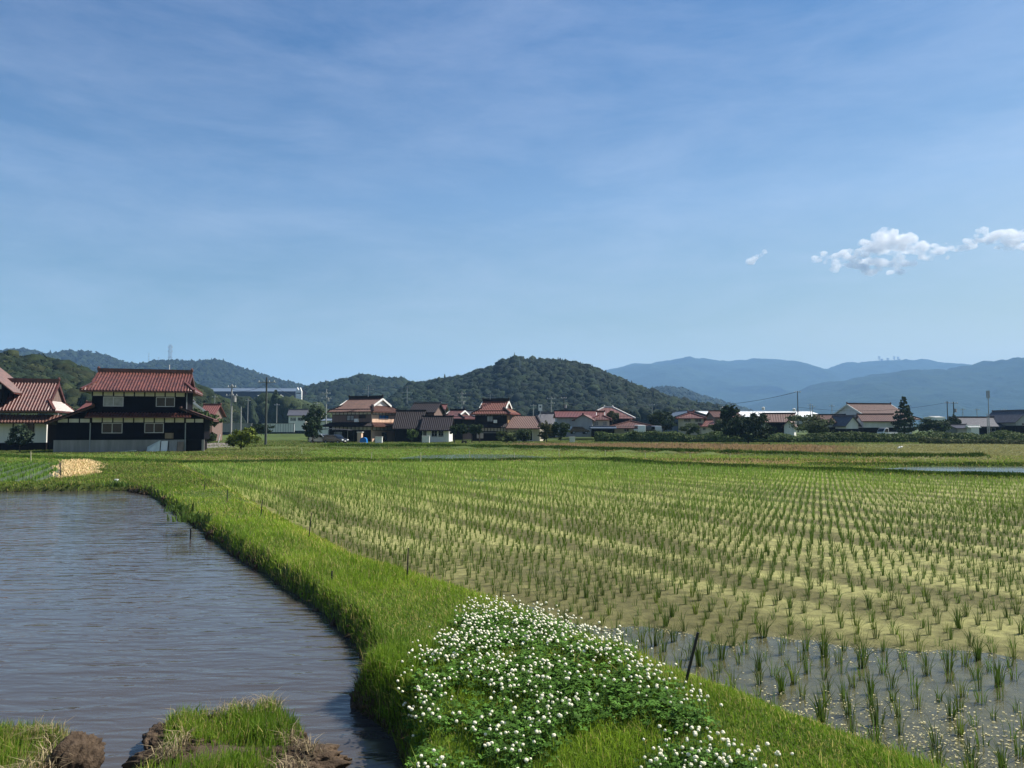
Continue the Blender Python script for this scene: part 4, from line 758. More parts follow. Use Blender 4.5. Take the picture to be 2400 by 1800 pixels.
def hip_roof(name, x0, x1, y0, y1, ze, zr, a, tg, mt, parent, oh=0.7, pitch=0.27, amp=0.03, gable_mt=None, barge=None, ridge_mt=None, rh=0.3, gable_out=0.35, nrow=1):
    """hip-and-gable roof: ridge along x, hipped skirts of run a at both ends that reach the fraction tg of the slope; tg=1 is a plain hip"""
    X0, X1, Y0, Y1 = x0-oh, x1+oh, y0-oh, y1+oh; mid = (Y0+Y1)/2; half = (Y1-Y0)/2; sl = (zr-ze)/((y1-y0)/2); zb = ze-sl*oh; Lw = X1-X0; go = gable_out if tg < 1 else 0
    A = a+oh; mb = MB(); rb = MB()
    def tm(s):
        s = min(s, Lw-s)
        if s < A-go: return min(tg, s/A*tg) if tg < 1 else min(1, s/A)
        return 1.0
    for sg in (-1, 1):
        s0 = mid+sg*half; u = Vector((0, -sg*half, zr-zb)); roof_slope(mb, (X0, s0, zb), (1,0,0), u, Lw, tm, pitch, amp, nrow=nrow)
        slab(mb, [(X0, s0, zb), (X1, s0, zb), (X1-A, s0-sg*half*tg, zb+(zr-zb)*tg), (X0+A, s0-sg*half*tg, zb+(zr-zb)*tg)])
        if tg < 1:
            zt = zb+(zr-zb)*tg; yt = s0-sg*half*tg; slab(mb, [(X0+A-go, yt, zt), (X1-A+go, yt, zt), (X1-A+go, mid, zr), (X0+A-go, mid, zr)])
    for ex, sx_ in ((X0, 1), (X1, -1)):
        u = Vector((sx_*A, 0, (zr-zb)*tg)); b_ = half*tg
        roof_slope(mb, (ex, Y0, zb), (0,1,0), u, Y1-Y0, lambda s: min(1.0, min(s, Y1-Y0-s)/b_), pitch, amp)
        slab(mb, [(ex, Y0, zb), (ex, Y1, zb), (ex+sx_*A, Y1-b_, zb+(zr-zb)*tg), (ex+sx_*A, Y0+b_, zb+(zr-zb)*tg)])
        for sg in (-1, 1): rb.bar((ex+sx_*.1, mid+sg*(half-.1), zb+.1), (ex+sx_*A, mid+sg*(half-b_), zb+(zr-zb)*tg+.1), 0.26, 0.2)
    o = mb.build(name, mt, parent)
    xr0, xr1 = X0+A-go, X1-A+go
    rb.bar((xr0-.05, mid, zr+rh*.4), (xr1+.05, mid, zr+rh*.4), 0.3, rh)
    rb.build('ridge', ridge_mt or mt, o)
    orn = MB(); [orn.ball((x, mid, zr+rh*.8), 0.15, 1.6) for x in (xr0, xr1)]; orn.build('ridge_ornament', ridge_mt or mt, o)
    if tg < 1:
        zt = zb+(zr-zb)*tg; hb = half*(1-tg)
        for xg, xo, s in ((X0+A, xr0, -1), (X1-A, xr1, 1)):
            g = MB(); g.prism([(xg, mid-hb, zt), (xg, mid+hb, zt), (xg, mid, zr-.05)], (s*0.12, 0, 0)); g.build('gable_panel', gable_mt or M['plaster'], o)
            v = MB()
            for sg in (-1, 1): v.bar((xo+s*.04, mid, zr-.14), (xo+s*.04, mid+sg*(hb+.12), zt-.06), 0.08, 0.3)
            v.build('bargeboard', barge or M['white_wall'], o)
    return o
def window(parent, face, a0, a1, z0, z1, pos, glass='glass', fr='window_frame', mull=1, depth=0.06):
    """face 'f' front (-y) at y=pos, 'r' right side (+x) at x=pos, 'l' left side"""
    mb = MB(); pb = MB(); t = 0.06
    def bx(m, u0, u1, w0, w1, d0, d1):
        if face == 'f': m.box(u0, u1, pos-d1, pos-d0, w0, w1)
        elif face == 'r': m.box(pos+d0, pos+d1, u0, u1, w0, w1)
        else: m.box(pos-d1, pos-d0, u0, u1, w0, w1)
    bx(mb, a0, a1, z0, z0+t, 0.003, depth); bx(mb, a0, a1, z1-t, z1, 0.003, depth); bx(mb, a0, a0+t, z0+t, z1-t, 0.003, depth); bx(mb, a1-t, a1, z0+t, z1-t, 0.003, depth)
    for k in range(mull):
        c = a0+(a1-a0)*(k+1)/(mull+1); bx(mb, c-t/2, c+t/2, z0+t, z1-t, 0.003, depth)
    f = mb.build('window', M[fr], parent); bx(pb, a0+t*.5, a1-t*.5, z0+t*.5, z1-t*.5, 0.002, depth*.5); pb.build('pane', M[glass], f); return f
def panels(parent, face, a0, a1, z0, z1, n, pos, mt='plaster', skip=(), pmt='dark_wood'):
    """white plaster band divided by dark posts"""
    mb = MB(); tb = MB(); w_ = (a1-a0)/n; pw = 0.10
    def bx(m, u0, u1, w0, w1, d0, d1):
        if face == 'f': m.box(u0, u1, pos-d1, pos-d0, w0, w1)
        elif face == 'r': m.box(pos+d0, pos+d1, u0, u1, w0, w1)
        else: m.box(pos-d1, pos-d0, u0, u1, w0, w1)
    bx(mb, a0, a1, z0, z1, 0.002, 0.02); mb.build('plaster_band', M[mt], parent)
    bx(tb, a0, a1, z0-.08, z0, 0.002, .05); bx(tb, a0, a1, z1, z1+.08, 0.002, .05)
    for k in range(n+1): c = a0+w_*k; bx(tb, c-pw/2, c+pw/2, z0-.001, z1+.001, 0.02, .048)
    tb.build('timber_frame', M[pmt], parent)
def rbox(parent, name, mt, *b, bevel=0): return MB().box(*b).build(name, mt, parent, bevel=bevel)
def house(name, label, cat, loc, rz, group=None):
    e = empty(name, loc, rz); return tag(e, label, cat, group)

# dark timber house on the left (front lower left corner of the tall part is the origin)
YB = 70; kB = YB/FPX
loc = at(100+650/5.821, 1058.5, YB); B = house('timber_house', 'two storey black timber house with red tiled roof and white plaster panels', 'house', loc, R(17)); sB = 0.00668
bx = lambda c: (c-650)*sB
DEP = 6.2; WB = bx(1838)
rbox(B, 'wall', M['black_board'], 0, WB, 0, DEP, 1.05, 5.9)
rbox(B, 'wall', M['black_board'], bx(232), -0.003, 0.02, DEP, 1.05, 2.2)
rbox(B, 'wall', M['black_board'], WB+0.003, bx(2088), 0.02, DEP, 1.05, 2.75)
rbox(B, 'foundation', M['concrete'], bx(205), bx(1845), -0.05, DEP, -0.4, 1.047)
ob = MB(); ob.box(WB+0.05, bx(2055), 0.4, DEP, -0.3, 1.04); ob.build('basement_opening', M['dark_wood'], B); rbox(B, 'foundation_post', M['concrete'], bx(2058), bx(2090), -0.03, 0.3, -0.3, 1.04)  # solid dark block stands for the shade inside the opening
panels(B, 'f', bx(655), bx(1828), 5.08, 5.54, 9, 0.0); panels(B, 'f', bx(655), bx(1828), 2.66, 3.1, 9, 0.0)
panels(B, 'f', bx(240), bx(640), 2.64, 2.98, 3, 0.02); panels(B, 'f', bx(1836), bx(2080), 2.66, 3.0, 2, 0.02)
MB().prism([(bx(232),0.02,2.2),(-0.003,0.02,2.2),(-0.003,0.02,4.0),(bx(232),0.02,2.75)], (0,DEP-.1,0)).build('wall', M['black_board'], B)
MB().prism([(WB+.003,0.02,2.74),(bx(2088),0.02,2.74),(bx(2088),0.02,3.05),(WB+.003,0.02,3.75)], (0,DEP-.1,0)).build('wall', M['black_board'], B)
window(B, 'f', bx(790), bx(1042), 4.12, 5.02, 0.0, 'curtain_glass'); window(B, 'f', bx(1452), bx(1695), 4.12, 5.02, 0.0)
window(B, 'f', bx(783), bx(1038), 1.66, 2.60, 0.0); window(B, 'f', bx(1315), bx(1560), 1.68, 2.60, 0.0)
rbox(B, 'vent_panel', M['board_brown'], bx(1578), bx(1688), -0.05, -0.002, 1.16, 1.68)
hip_roof('roof', 0, WB, 0, DEP, 5.95, 7.45, 0.15, 0.42, M['red_tile'], B, oh=0.85, pitch=0.258, amp=0.06, gable_mt=M['black_board'], barge=M['red_tile'], rh=0.42, gable_out=0.3, nrow=21)
m_ = MB(); roof_slope(m_, (-0.35, -0.95, 3.17), (1,0,0), (0, 0.95, 0.36), WB+0.9, lambda s: 1.0, 0.258, 0.06); slab(m_, [(-0.35,-0.95,3.17),(WB+.55,-0.95,3.17),(WB+.55,0,3.53),(-.35,0,3.53)], 0.1); m_.build('pent_roof', M['red_tile'], B)
for (xa, za, xb, zb_) in ((0.25, 4.12, bx(120), 2.55), (WB-0.35, 3.95, bx(2215), 2.85)):
    m_ = MB(); o_ = Vector((xb, -0.75, zb_)); u_ = Vector((xa-xb, 0, za-zb_)); roof_slope(m_, o_, (0,1,0), u_, DEP+0.9, lambda s: 1.0, 0.258, 0.05)
    slab(m_, [(xb,-.75,zb_),(xb,DEP+.15,zb_),(xa,DEP+.15,za),(xa,-.75,za)], 0.09); r_ = m_.build('lean_to_roof', M['brown_tile'], B)
    MB().bar((xb,-.68,zb_+.08),(xa,-.68,za+.08),0.24,0.09).build('verge_tiles', M['black_tile'], r_)
    MB().ball((xa, -.7, za+.08), 0.15, 1.0).build('ridge_ornament', M['brown_tile'], r_)
for xx in (-0.05, WB+.02): MB().tube((xx, -0.08, 0.0), (xx, -0.08, 2.6), 0.045).build('downpipe', M['steel'], B)
MB().tube((WB+.08, -0.1, 3.6), (WB+.08, -.1, 5.7), 0.04).build('downpipe', M['steel'], B)
MB().tube((bx(1556), DEP/2, 7.6), (bx(1556), DEP/2, 8.3), 0.03).build('vent_pipe', M['white_plastic'], B)
# sheets leaning on the concrete base
def leaning(label, mt, a0, a1, h0, h1, name='leaning_board'):
    e = Matrix.Translation(loc) @ Matrix.Rotation(R(17), 4, 'Z')
    pts = [e @ Vector(p) for p in ((bx(a0),-0.62,-0.05),(bx(a1),-0.62,-0.05),(bx(a1),-0.16,h1),(bx(a0),-0.16,h0))]
    o = MB().prism(pts, (e.to_3x3() @ Vector((0,-0.03,0)))).build(name, M[mt], None); return tag(o, label, 'board')
leaning('pale green sheet leaning on the concrete base of the timber house', 'pale_board', 1362, 1525, 0.42, 1.0); leaning('white sheet leaning beside the pale green one on the timber house', 'white_wall', 1538, 1622, 0.93, 0.95)
leaning('grey board leaning right of the white sheet on the timber house', 'concrete', 1640, 1742, 1.0, 0.95); leaning('dark brown board leaning at the right end of the concrete base', 'board_brown', 1748, 1825, 0.85, 0.85)
tag(MB().bar(loc+Vector((2.7,0.0,-0.02)), loc+Vector((4.1,0.1,0.10)), 0.1, 0.06).build('plank', M['pale_board']), 'long pale plank lying at the foot of the concrete base', 'plank')

# red tiled white-walled house at the left edge
YA = 76; kA = 0.2170*YA/FPX; loc = at(107.4, 1058, YA); A = house('tiled_house', 'red tiled house with white walls at the far left, taller gable behind its lower roof', 'house', loc, R(17))
ax_ = lambda c: (c-495)*kA; az_ = lambda c: (1190-c)*kA
rbox(A, 'wall', M['white_wall'], ax_(-500), 0, 0, 6, az_(1095), az_(800)); rbox(A, 'wall_base', M['dark_wood'], ax_(-500), 0.01, -0.03, 6, -0.3, az_(1097))
rbox(A, 'wall', M['dark_wood'], 0.014, ax_(650), 0.4, 6, -0.3, az_(800))
m_ = MB(); roof_slope(m_, (ax_(-500), -1.1, az_(880)), (1,0,0), (0,1.1,az_(772)-az_(880)-.25), ax_(640)-ax_(-500), lambda s: 1.0, 0.27, 0.05); slab(m_, [(ax_(-500),-1.1,az_(880)),(ax_(640),-1.1,az_(880)),(ax_(640),0,az_(800)),(ax_(-500),0,az_(800))], .1); m_.build('pent_roof', M['brown_tile'], A)
hip_roof('roof', ax_(-500), ax_(520), -0.1, 6.3, az_(700), az_(470)+.35, 0.3, 0.36, M['red_tile'], A, oh=0.65, pitch=0.27, amp=0.06, gable_mt=M['brown_wall'], barge=M['red_tile'], rh=0.45, gable_out=0.25, nrow=21)
gable_wall(ax_(-420), ax_(85), -0.35, 5.0, az_(700), az_(470), az_(330), 'y', M['dark_wood'], A, 'upper_wall')
panels(A, 'f', ax_(-400), ax_(75), az_(525), az_(478), 4, -0.35)
gable_roof('upper_roof', ax_(-420), ax_(85), -0.35, 5.0, az_(470)+.1, az_(240), 'y', M['red_tile'], A, oh=1.1, ohg=0.6, amp=0.05)
window(A, 'f', ax_(275), ax_(378), az_(1000), az_(888), 0.0, fr='dark_wood'); window(A, 'f', ax_(-60), ax_(38), az_(1015), az_(925), 0.0, fr='dark_wood')
MB().box(ax_(180)-.05, ax_(180)+.05, -.05, -.002, az_(1095), az_(890)).build('post', M['dark_wood'], A)

# two hip-and-gable houses in the middle
def gabled_house(name, label, locpx, Y, rz, Lf, Wd, z, walls, roofm, lower_right, win=True, blue=False):
    loc = at(locpx[0], locpx[1], Y); e = house(name, label, 'house', loc, rz)   # origin: the near corner; front runs to -x, lit side to +y
    zl, zpe, zu0, ze, zr = z
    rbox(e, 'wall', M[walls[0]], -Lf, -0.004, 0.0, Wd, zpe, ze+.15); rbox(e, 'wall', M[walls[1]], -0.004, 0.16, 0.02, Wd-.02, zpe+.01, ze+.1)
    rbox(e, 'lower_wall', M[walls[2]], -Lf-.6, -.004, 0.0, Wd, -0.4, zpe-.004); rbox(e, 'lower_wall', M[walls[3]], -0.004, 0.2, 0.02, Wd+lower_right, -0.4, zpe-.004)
    panels(e, 'f', -Lf, 0, zu0, ze-.08, 10, 0.0); panels(e, 'r', 0.05, Wd-.05, zu0, ze-.08, 8, 0.16)
    panels(e, 'f', -Lf, 0, zl-.5, zl, 10, 0.0); panels(e, 'r', 0.05, Wd+lower_right*.5, zl-.5, zl, 8, 0.2)
    rf = hip_roof('roof', -Lf, 0.2, 0, Wd, ze, zr, 1.0, 0.45, M[roofm], e, oh=0.62, pitch=0.3, amp=0.05, ridge_mt=M['black_tile'], rh=0.5, gable_out=0.4, barge=M['white_wall'], gable_mt=M['plaster'])
    m_ = MB(); roof_slope(m_, (-Lf-1.6, -1.3, zl+.12), (1,0,0), (0,1.3,zpe-zl-.15), Lf+2.6, lambda s: min(1, s/1.5, (Lf+2.6-s)/1.0), 0.3, 0.05); slab(m_, [(-Lf-1.6,-1.3,zl+.12),(1.1,-1.3,zl+.12),(0.2,0,zpe-.05),(-Lf,0,zpe-.05)], .12); m_.build('pent_roof', M['black_tile'], e)
    WR = Wd+lower_right; m_ = MB(); roof_slope(m_, (1.4, -1.3, zl+.12), (0,1,0), (-1.3,0,zpe-zl-.15), WR+2.0, lambda s: min(1, s/1.2), 0.3, 0.05); slab(m_, [(1.4,-1.3,zl+.12),(1.4,WR+.7,zl+.12),(0.16,WR+.7,zpe-.03),(0.16,0,zpe-.03)], .12); m_.build('pent_roof', M[roofm], e)
    if win:
        window(e, 'f', -Lf*.62, -Lf*.43, zpe+.25, zu0-.15, 0.0, 'curtain_glass', 'dark_wood'); window(e, 'f', -Lf*.3, -Lf*.14, zpe+.6, zu0-.1, 0.0, 'glass', 'dark_wood')
        window(e, 'r', Wd*.25, Wd*.62, zpe+.5, zu0-.1, 0.16, 'blue_curtain' if blue else 'curtain_glass', 'board_brown', 2)
        window(e, 'f', -Lf*.95, -Lf*.72, 0.6, zl-.75, 0.0, 'curtain_glass', 'dark_wood', 0); window(e, 'r', Wd*.35, Wd*.55, 0, 1.7, 0.2, 'glass', 'board_brown', 1)
    rbox(e, 'air_conditioner', M['white_plastic'], -Lf*.40, -Lf*.30, -.34, -.02, zpe+.02, zpe+.55, bevel=0.02)
    return e
C_ = gabled_house('gabled_house', 'tan walled two storey house with brown hip and gable roof and a blue curtained window', (869.5, 1039, 0)[:2], 122, R(-24), 7.6, 7.6, (2.6, 3.35, 4.6, 5.35, 7.3), ('brown_wall','tan_wall','dark_wood','tan_wall'), 'brown_tile', 2.2, blue=True)  # brown shaded front, tan sunlit side: sun and shade put into the wall colours
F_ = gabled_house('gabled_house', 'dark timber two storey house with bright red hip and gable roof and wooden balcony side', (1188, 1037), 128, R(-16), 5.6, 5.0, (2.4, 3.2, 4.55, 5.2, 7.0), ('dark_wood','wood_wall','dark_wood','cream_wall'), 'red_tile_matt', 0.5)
m_ = MB(); roof_slope(m_, (0.3, -1.9, 2.35), (1,0,0), (0,4.2,2.0), 6.4, lambda s: min(1, (6.4-s)/2.2), 0.3, 0.05); slab(m_, [(0.3,-1.9,2.35),(6.7,-1.9,2.35),(4.5,2.3,4.35),(0.3,2.3,4.35)], .14); fr_ = m_.build('lower_roof', M['brown_tile'], F_); MB().bar((6.7,-1.9,2.45),(4.5,2.3,4.45),.25,.2).build('ridge', M['black_tile'], fr_)
rbox(F_, 'lower_wall', M['cream_wall'], 0.25, 5.8, -0.6, 2.2, -0.4, 2.3); window(F_, 'f', 1.2, 4.6, 0.3, 2.0, -0.6, 'glass', 'white_plastic', 5)
rbox(F_, 'shed_roof', M['slate_tile'], -5.4, -0.3, -1.9, -1.3, 1.55, 1.75)

def box_house(name, label, pxl, pxr, ybase, yeave, yridge, Y, depth, rz, wall, roofm, kind='gx', win=(), oh=0.5, base=None, cat='house', group=None, barge=None, tg=0.5, a=1.2, pitch=0.3, gmt=None, ridge=None):
    """house whose front spans pxl..pxr; roof kind gx ridge along the front, gy gable to the front, h hip, i hip and gable"""
    l = at(pxl, ybase, Y); r = at(pxr, ybase, Y); wd = (r.x-l.x)/max(0.5, math.cos(rz)); e = house(name, label, cat, l, rz, group); ze = zof(yeave, Y)-l.z; zr = zof(yridge, Y)-l.z
    if kind == 'gx': gable_wall(0, wd, 0, depth, -0.5, ze, zr, 'x', M[wall], e); gable_roof('roof', 0, wd, 0, depth, ze, zr, 'x', M[roofm], e, oh, 0.4, pitch, white=barge and M[barge], ridge_mt=ridge and M[ridge])
    elif kind == 'gy': gable_wall(0, wd, 0, depth, -0.5, ze, zr, 'y', M[wall], e); gable_roof('roof', 0, wd, 0, depth, ze, zr, 'y', M[roofm], e, oh, 0.4, pitch, white=barge and M[barge], ridge_mt=ridge and M[ridge])
    else:
        rbox(e, 'wall', M[wall], 0, wd, 0, depth, -0.5, ze+.1)
        if kind == 'h': hip_roof('roof', 0, wd, 0, depth, ze, zr, depth/2, 1.0, M[roofm], e, oh, pitch, ridge_mt=ridge and M[ridge])
        else: hip_roof('roof', 0, wd, 0, depth, ze, zr, a, tg, M[roofm], e, oh, pitch, ridge_mt=ridge and M[ridge], gable_mt=gmt and M[gmt])
    if base: rbox(e, 'wall_base', M[base[0]], -.02, wd+.02, -.03, depth+.02, -0.5, ze*base[1])
    for wn in win:
        fc, u0, u1, v0, v1 = wn[:5]; g = wn[5] if len(wn) > 5 else 'glass'
        if fc == 'f': window(e, 'f', wd*u0, wd*u1, ze*v0, ze*v1, 0.03 if not base else -.0, g)
        else: window(e, 'r', depth*u0, depth*u1, ze*v0, ze*v1, wd, g)
    return e
bh = box_house
bh('white_gable_house', 'house with a white gable and dull roof showing over the garden tree', 421, 472, 1028, 962, 941, 100, 7, R(21), 'white_wall', 'slate_tile', 'gy', barge='white_wall')
bh('red_roof_house', 'red roofed house right behind the white gable', 470, 496, 1025, 970, 948, 108, 5, R(5), 'brown_wall', 'red_roof', 'gx')
bh('red_roof_house', 'small red roof peeping out between the two big tiled houses on the left', 183, 212, 1030, 962, 942, 105, 5, R(0), 'dark_wood', 'red_roof', 'gx')
bh('white_house', 'two storey white house with dark gable roof among the far trees', 676, 713, 1005, 972, 960, 205, 7, R(10), 'white_wall', 'slate_tile', 'gx', [('f',.1,.45,.55,.8),('f',.55,.9,.55,.8)])
bh('tan_gable_house', 'small ochre gable house behind the white two storey house', 727, 742, 1000, 966, 958, 240, 7, R(0), 'cream_wall', 'slate_tile', 'gy', [('f',.3,.7,.5,.75)])
bh('long_roof_house', 'grey roofed house partly hidden left of the ochre gable house', 700, 730, 1000, 967, 959, 238, 7, R(0), 'grey_wall', 'slate_tile', 'gx')
bh('white_shed', 'low white shed in the shade just left of the tan house', 745, 775, 1020, 985, 981, 160, 4, R(0), 'white_wall', 'metal_roof', 'gx', cat='shed')
# dark roofed house right of the tan house
Dh = bh('black_roof_house', 'house with broad black tiled roofs and a white lit lower wall', 990, 1052, 1036, 1002, 976, 119, 7.5, R(0), 'white_wall', 'black_tile', 'gx', [('f',.34,.56,.35,.82),('f',.6,.80,.35,.82),('f',.02,.16,.4,.85,'curtain_glass')], oh=0.9)
bh('black_roof_house', 'upper storey block with a black roof rising behind the broad black roof', 964, 1018, 1030, 961, 944, 127, 6, R(-8), 'brown_wall', 'black_tile', 'gx', [('f',.3,.6,.72,.92,'curtain_glass')], oh=1.0, ridge='slate_tile')
bh('black_gable_house', 'dark lean gable with a pale verge beside the tan house', 925, 985, 1034, 1000, 962, 121, 8, R(0), 'dark_wood', 'black_tile', 'gx')
bh('red_roof_house', 'small red roofed house with a little white gable between the two big gabled houses', 1030, 1085, 1030, 977, 961, 142, 6, R(-20), 'dark_wood', 'red_tile', 'i', ridge='black_tile', oh=0.8)
bh('red_roof_house', 'red roof just showing behind the black roofed house', 1012, 1040, 1030, 958, 948, 165, 6, R(0), 'dark_wood', 'red_roof', 'gx')
bh('grey_roof_house', 'grey walled house with a slate roof left of the dark gabled house', 1085, 1120, 1034, 976, 963, 150, 6, R(0), 'grey_wall', 'slate_tile', 'gx')
# houses right of the middle
bh('slate_roof_house', 'low house with steep slate grey roof left of the red roofed grey house', 1252, 1300, 1020, 992, 968, 168, 8, R(-25), 'dark_wood', 'slate_tile', 'gx')
bh('slate_roof_house', 'slate roofed house tucked behind the other slate roof', 1288, 1318, 1015, 984, 966, 182, 8, R(20), 'grey_wall', 'slate_tile', 'gx')
bh('red_roof_house', 'long grey house with a plain red roof, set back behind the grey gable house', 1306, 1400, 1018, 976, 963, 152, 7, R(0), 'grey_wall', 'red_roof', 'gx', ridge='black_tile')
bh('grey_gable_house', 'grey rendered house whose red roofed gable faces the fields', 1347, 1387, 1018, 982, 971, 142, 8, R(-12), 'grey_wall', 'red_roof', 'gy')
bh('cream_wing_house', 'cream two windowed house with small white gable beside the grey gable house', 1388, 1428, 1017, 981, 965, 143, 6, R(-6), 'cream_wall', 'red_roof', 'i', [('f',.12,.36,.55,.82,'curtain_glass'),('f',.62,.86,.55,.82,'curtain_glass')], gmt='white_wall')
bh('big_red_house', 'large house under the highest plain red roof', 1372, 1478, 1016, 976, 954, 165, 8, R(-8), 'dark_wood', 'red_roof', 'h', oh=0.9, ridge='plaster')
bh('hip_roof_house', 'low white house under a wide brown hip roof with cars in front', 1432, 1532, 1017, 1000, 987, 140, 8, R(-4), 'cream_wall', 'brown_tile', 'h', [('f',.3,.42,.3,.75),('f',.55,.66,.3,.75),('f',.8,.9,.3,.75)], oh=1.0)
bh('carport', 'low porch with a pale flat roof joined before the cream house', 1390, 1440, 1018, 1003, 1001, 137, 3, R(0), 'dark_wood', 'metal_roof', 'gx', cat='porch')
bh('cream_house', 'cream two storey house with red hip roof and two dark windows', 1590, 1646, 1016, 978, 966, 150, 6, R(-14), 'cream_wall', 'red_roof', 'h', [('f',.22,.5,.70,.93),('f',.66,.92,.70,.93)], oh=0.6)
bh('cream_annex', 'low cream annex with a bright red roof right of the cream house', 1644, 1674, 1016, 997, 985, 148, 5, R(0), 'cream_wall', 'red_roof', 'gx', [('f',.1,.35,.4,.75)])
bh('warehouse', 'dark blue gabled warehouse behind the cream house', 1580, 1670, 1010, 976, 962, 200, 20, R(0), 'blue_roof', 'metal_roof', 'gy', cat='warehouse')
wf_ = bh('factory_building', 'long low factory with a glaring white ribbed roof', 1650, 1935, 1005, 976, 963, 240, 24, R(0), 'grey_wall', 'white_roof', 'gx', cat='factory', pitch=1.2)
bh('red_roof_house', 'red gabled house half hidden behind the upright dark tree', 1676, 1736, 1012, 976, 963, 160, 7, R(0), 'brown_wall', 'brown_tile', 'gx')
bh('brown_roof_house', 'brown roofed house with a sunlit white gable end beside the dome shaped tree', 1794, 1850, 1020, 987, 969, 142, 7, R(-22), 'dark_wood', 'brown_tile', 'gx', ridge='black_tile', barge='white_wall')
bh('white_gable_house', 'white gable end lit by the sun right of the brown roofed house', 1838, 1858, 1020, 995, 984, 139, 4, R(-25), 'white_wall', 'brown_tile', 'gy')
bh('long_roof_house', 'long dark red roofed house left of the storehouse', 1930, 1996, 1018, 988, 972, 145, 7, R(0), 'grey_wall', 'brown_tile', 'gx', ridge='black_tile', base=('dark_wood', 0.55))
bh('white_gable_house', 'small house with a pale gable between the long roof and the storehouse', 1984, 2016, 1018, 992, 975, 142, 5, R(15), 'white_wall', 'slate_tile', 'gy', base=('dark_wood', 0.5))
bh('temple_hall', 'tallest brown tiled hall with sweeping roof behind the white storehouse', 2024, 2155, 1015, 975, 945, 158, 11, R(14), 'plaster', 'brown_tile', 'i', oh=1.4, a=0.8, tg=0.3, gmt='plaster', ridge='brown_tile', cat='temple')
bh('storehouse', 'white plastered storehouse with tiled roof and dark boarded base', 2024, 2093, 1017, 985, 971, 143, 6, R(-12), 'white_wall', 'brown_tile', 'gx', base=('dark_wood', 0.46), cat='storehouse')
bh('grey_roof_house', 'long low dark house with light grey tiled roof at the right end', 2255, 2385, 1016, 997, 978, 146, 7, R(0), 'dark_wood', 'slate_tile', 'gx', [('f',.45,.6,.25,.7),('f',.7,.85,.25,.7)], ridge='black_tile')
bh('grey_gable_house', 'grey gable house with dark lower wall at the right edge', 2382, 2440, 1016, 985, 962, 143, 8, R(8), 'grey_wall', 'slate_tile', 'gy', [('f',.25,.45,.6,.8)], base=('dark_wood', 0.6))
bh('garden_shed', 'small white storage shed with two doors beside the long grey roofed house', 2276, 2295, 1017, 1001, 999, 136, 1.2, R(0), 'white_plastic', 'white_plastic', 'gx', oh=0.05, cat='shed')
bh('low_wall_house', 'pale grey low building left of the white storage shed', 2244, 2276, 1017, 1002, 996, 140, 4, R(0), 'grey_wall', 'slate_tile', 'gx')
bh('white_block', 'distant white flat topped block above the clipped bushes', 2196, 2215, 1000, 978, 976, 260, 8, R(0), 'white_wall', 'white_wall', 'gx', oh=0.1, cat='building')
# factory on the slope below the ridge, with its white twin gabled end
fx = bh('factory_building', 'long grey blue factory roof on the slope below the ridge', 462, 692, 935, 917, 907, 640, 40, R(0), 'dark_wood', 'metal_roof', 'gx', cat='factory', pitch=2.0)
tw = empty('gable_tower', at(693, 934, 636)); tag(tw, 'bright white end block with two pointed gables beside the long factory roof', 'building'); k6 = 636/FPX
rbox(tw, 'wall', M['white_wall'], 0, 13.5*k6, 0, 2.5, -5, 17*k6)
for q_ in (0, 1): MB().prism([(q_*6.75*k6, -0.02, 17*k6), ((q_+1)*6.75*k6, -0.02, 17*k6), ((q_+.5)*6.75*k6, -.02, 26*k6)], (0, 2.5, 0)).build('gable', M['white_wall'], tw)
window(tw, 'f', 1*k6, 12*k6, 11*k6, 14*k6, 0.0, 'glass', 'white_plastic', 3)
bh('white_block', 'low white works building partly hidden by trees below the factory roof', 604, 652, 945, 927, 925, 560, 12, R(0), 'white_wall', 'white_wall', 'gx', oh=0.1, cat='building')
# block walls and fence behind the poles
for px0, px1, yb, yt, Y, mt, lb in ((505,590,1003,993,150,'concrete','plain concrete wall behind the pale utility pole'), (614,690,1003,993,150,'white_wall','pale slatted fence right of the dark utility pole')):
    l_ = at(px0, yb, Y); r_ = at(px1, yb, Y); h_ = zof(yt, Y)-l_.z; e = empty('garden_wall' if mt == 'concrete' else 'fence', l_); tag(e, lb, 'wall' if mt == 'concrete' else 'fence')
    rbox(e, 'panel', M[mt], 0, r_.x-l_.x, 0, 0.12, -.8, h_); rbox(e, 'coping', M['concrete'], -.05, r_.x-l_.x+.05, -.05, .17, h_+.002, h_+.08)
    if mt != 'concrete':
        m_ = MB(); [m_.box(q, q+.08, -.06, -.002, -.8, h_-.03) for q in np.arange(0.1, r_.x-l_.x-.1, 0.5)]; m_.build('slats', M['grey_wall'], e)

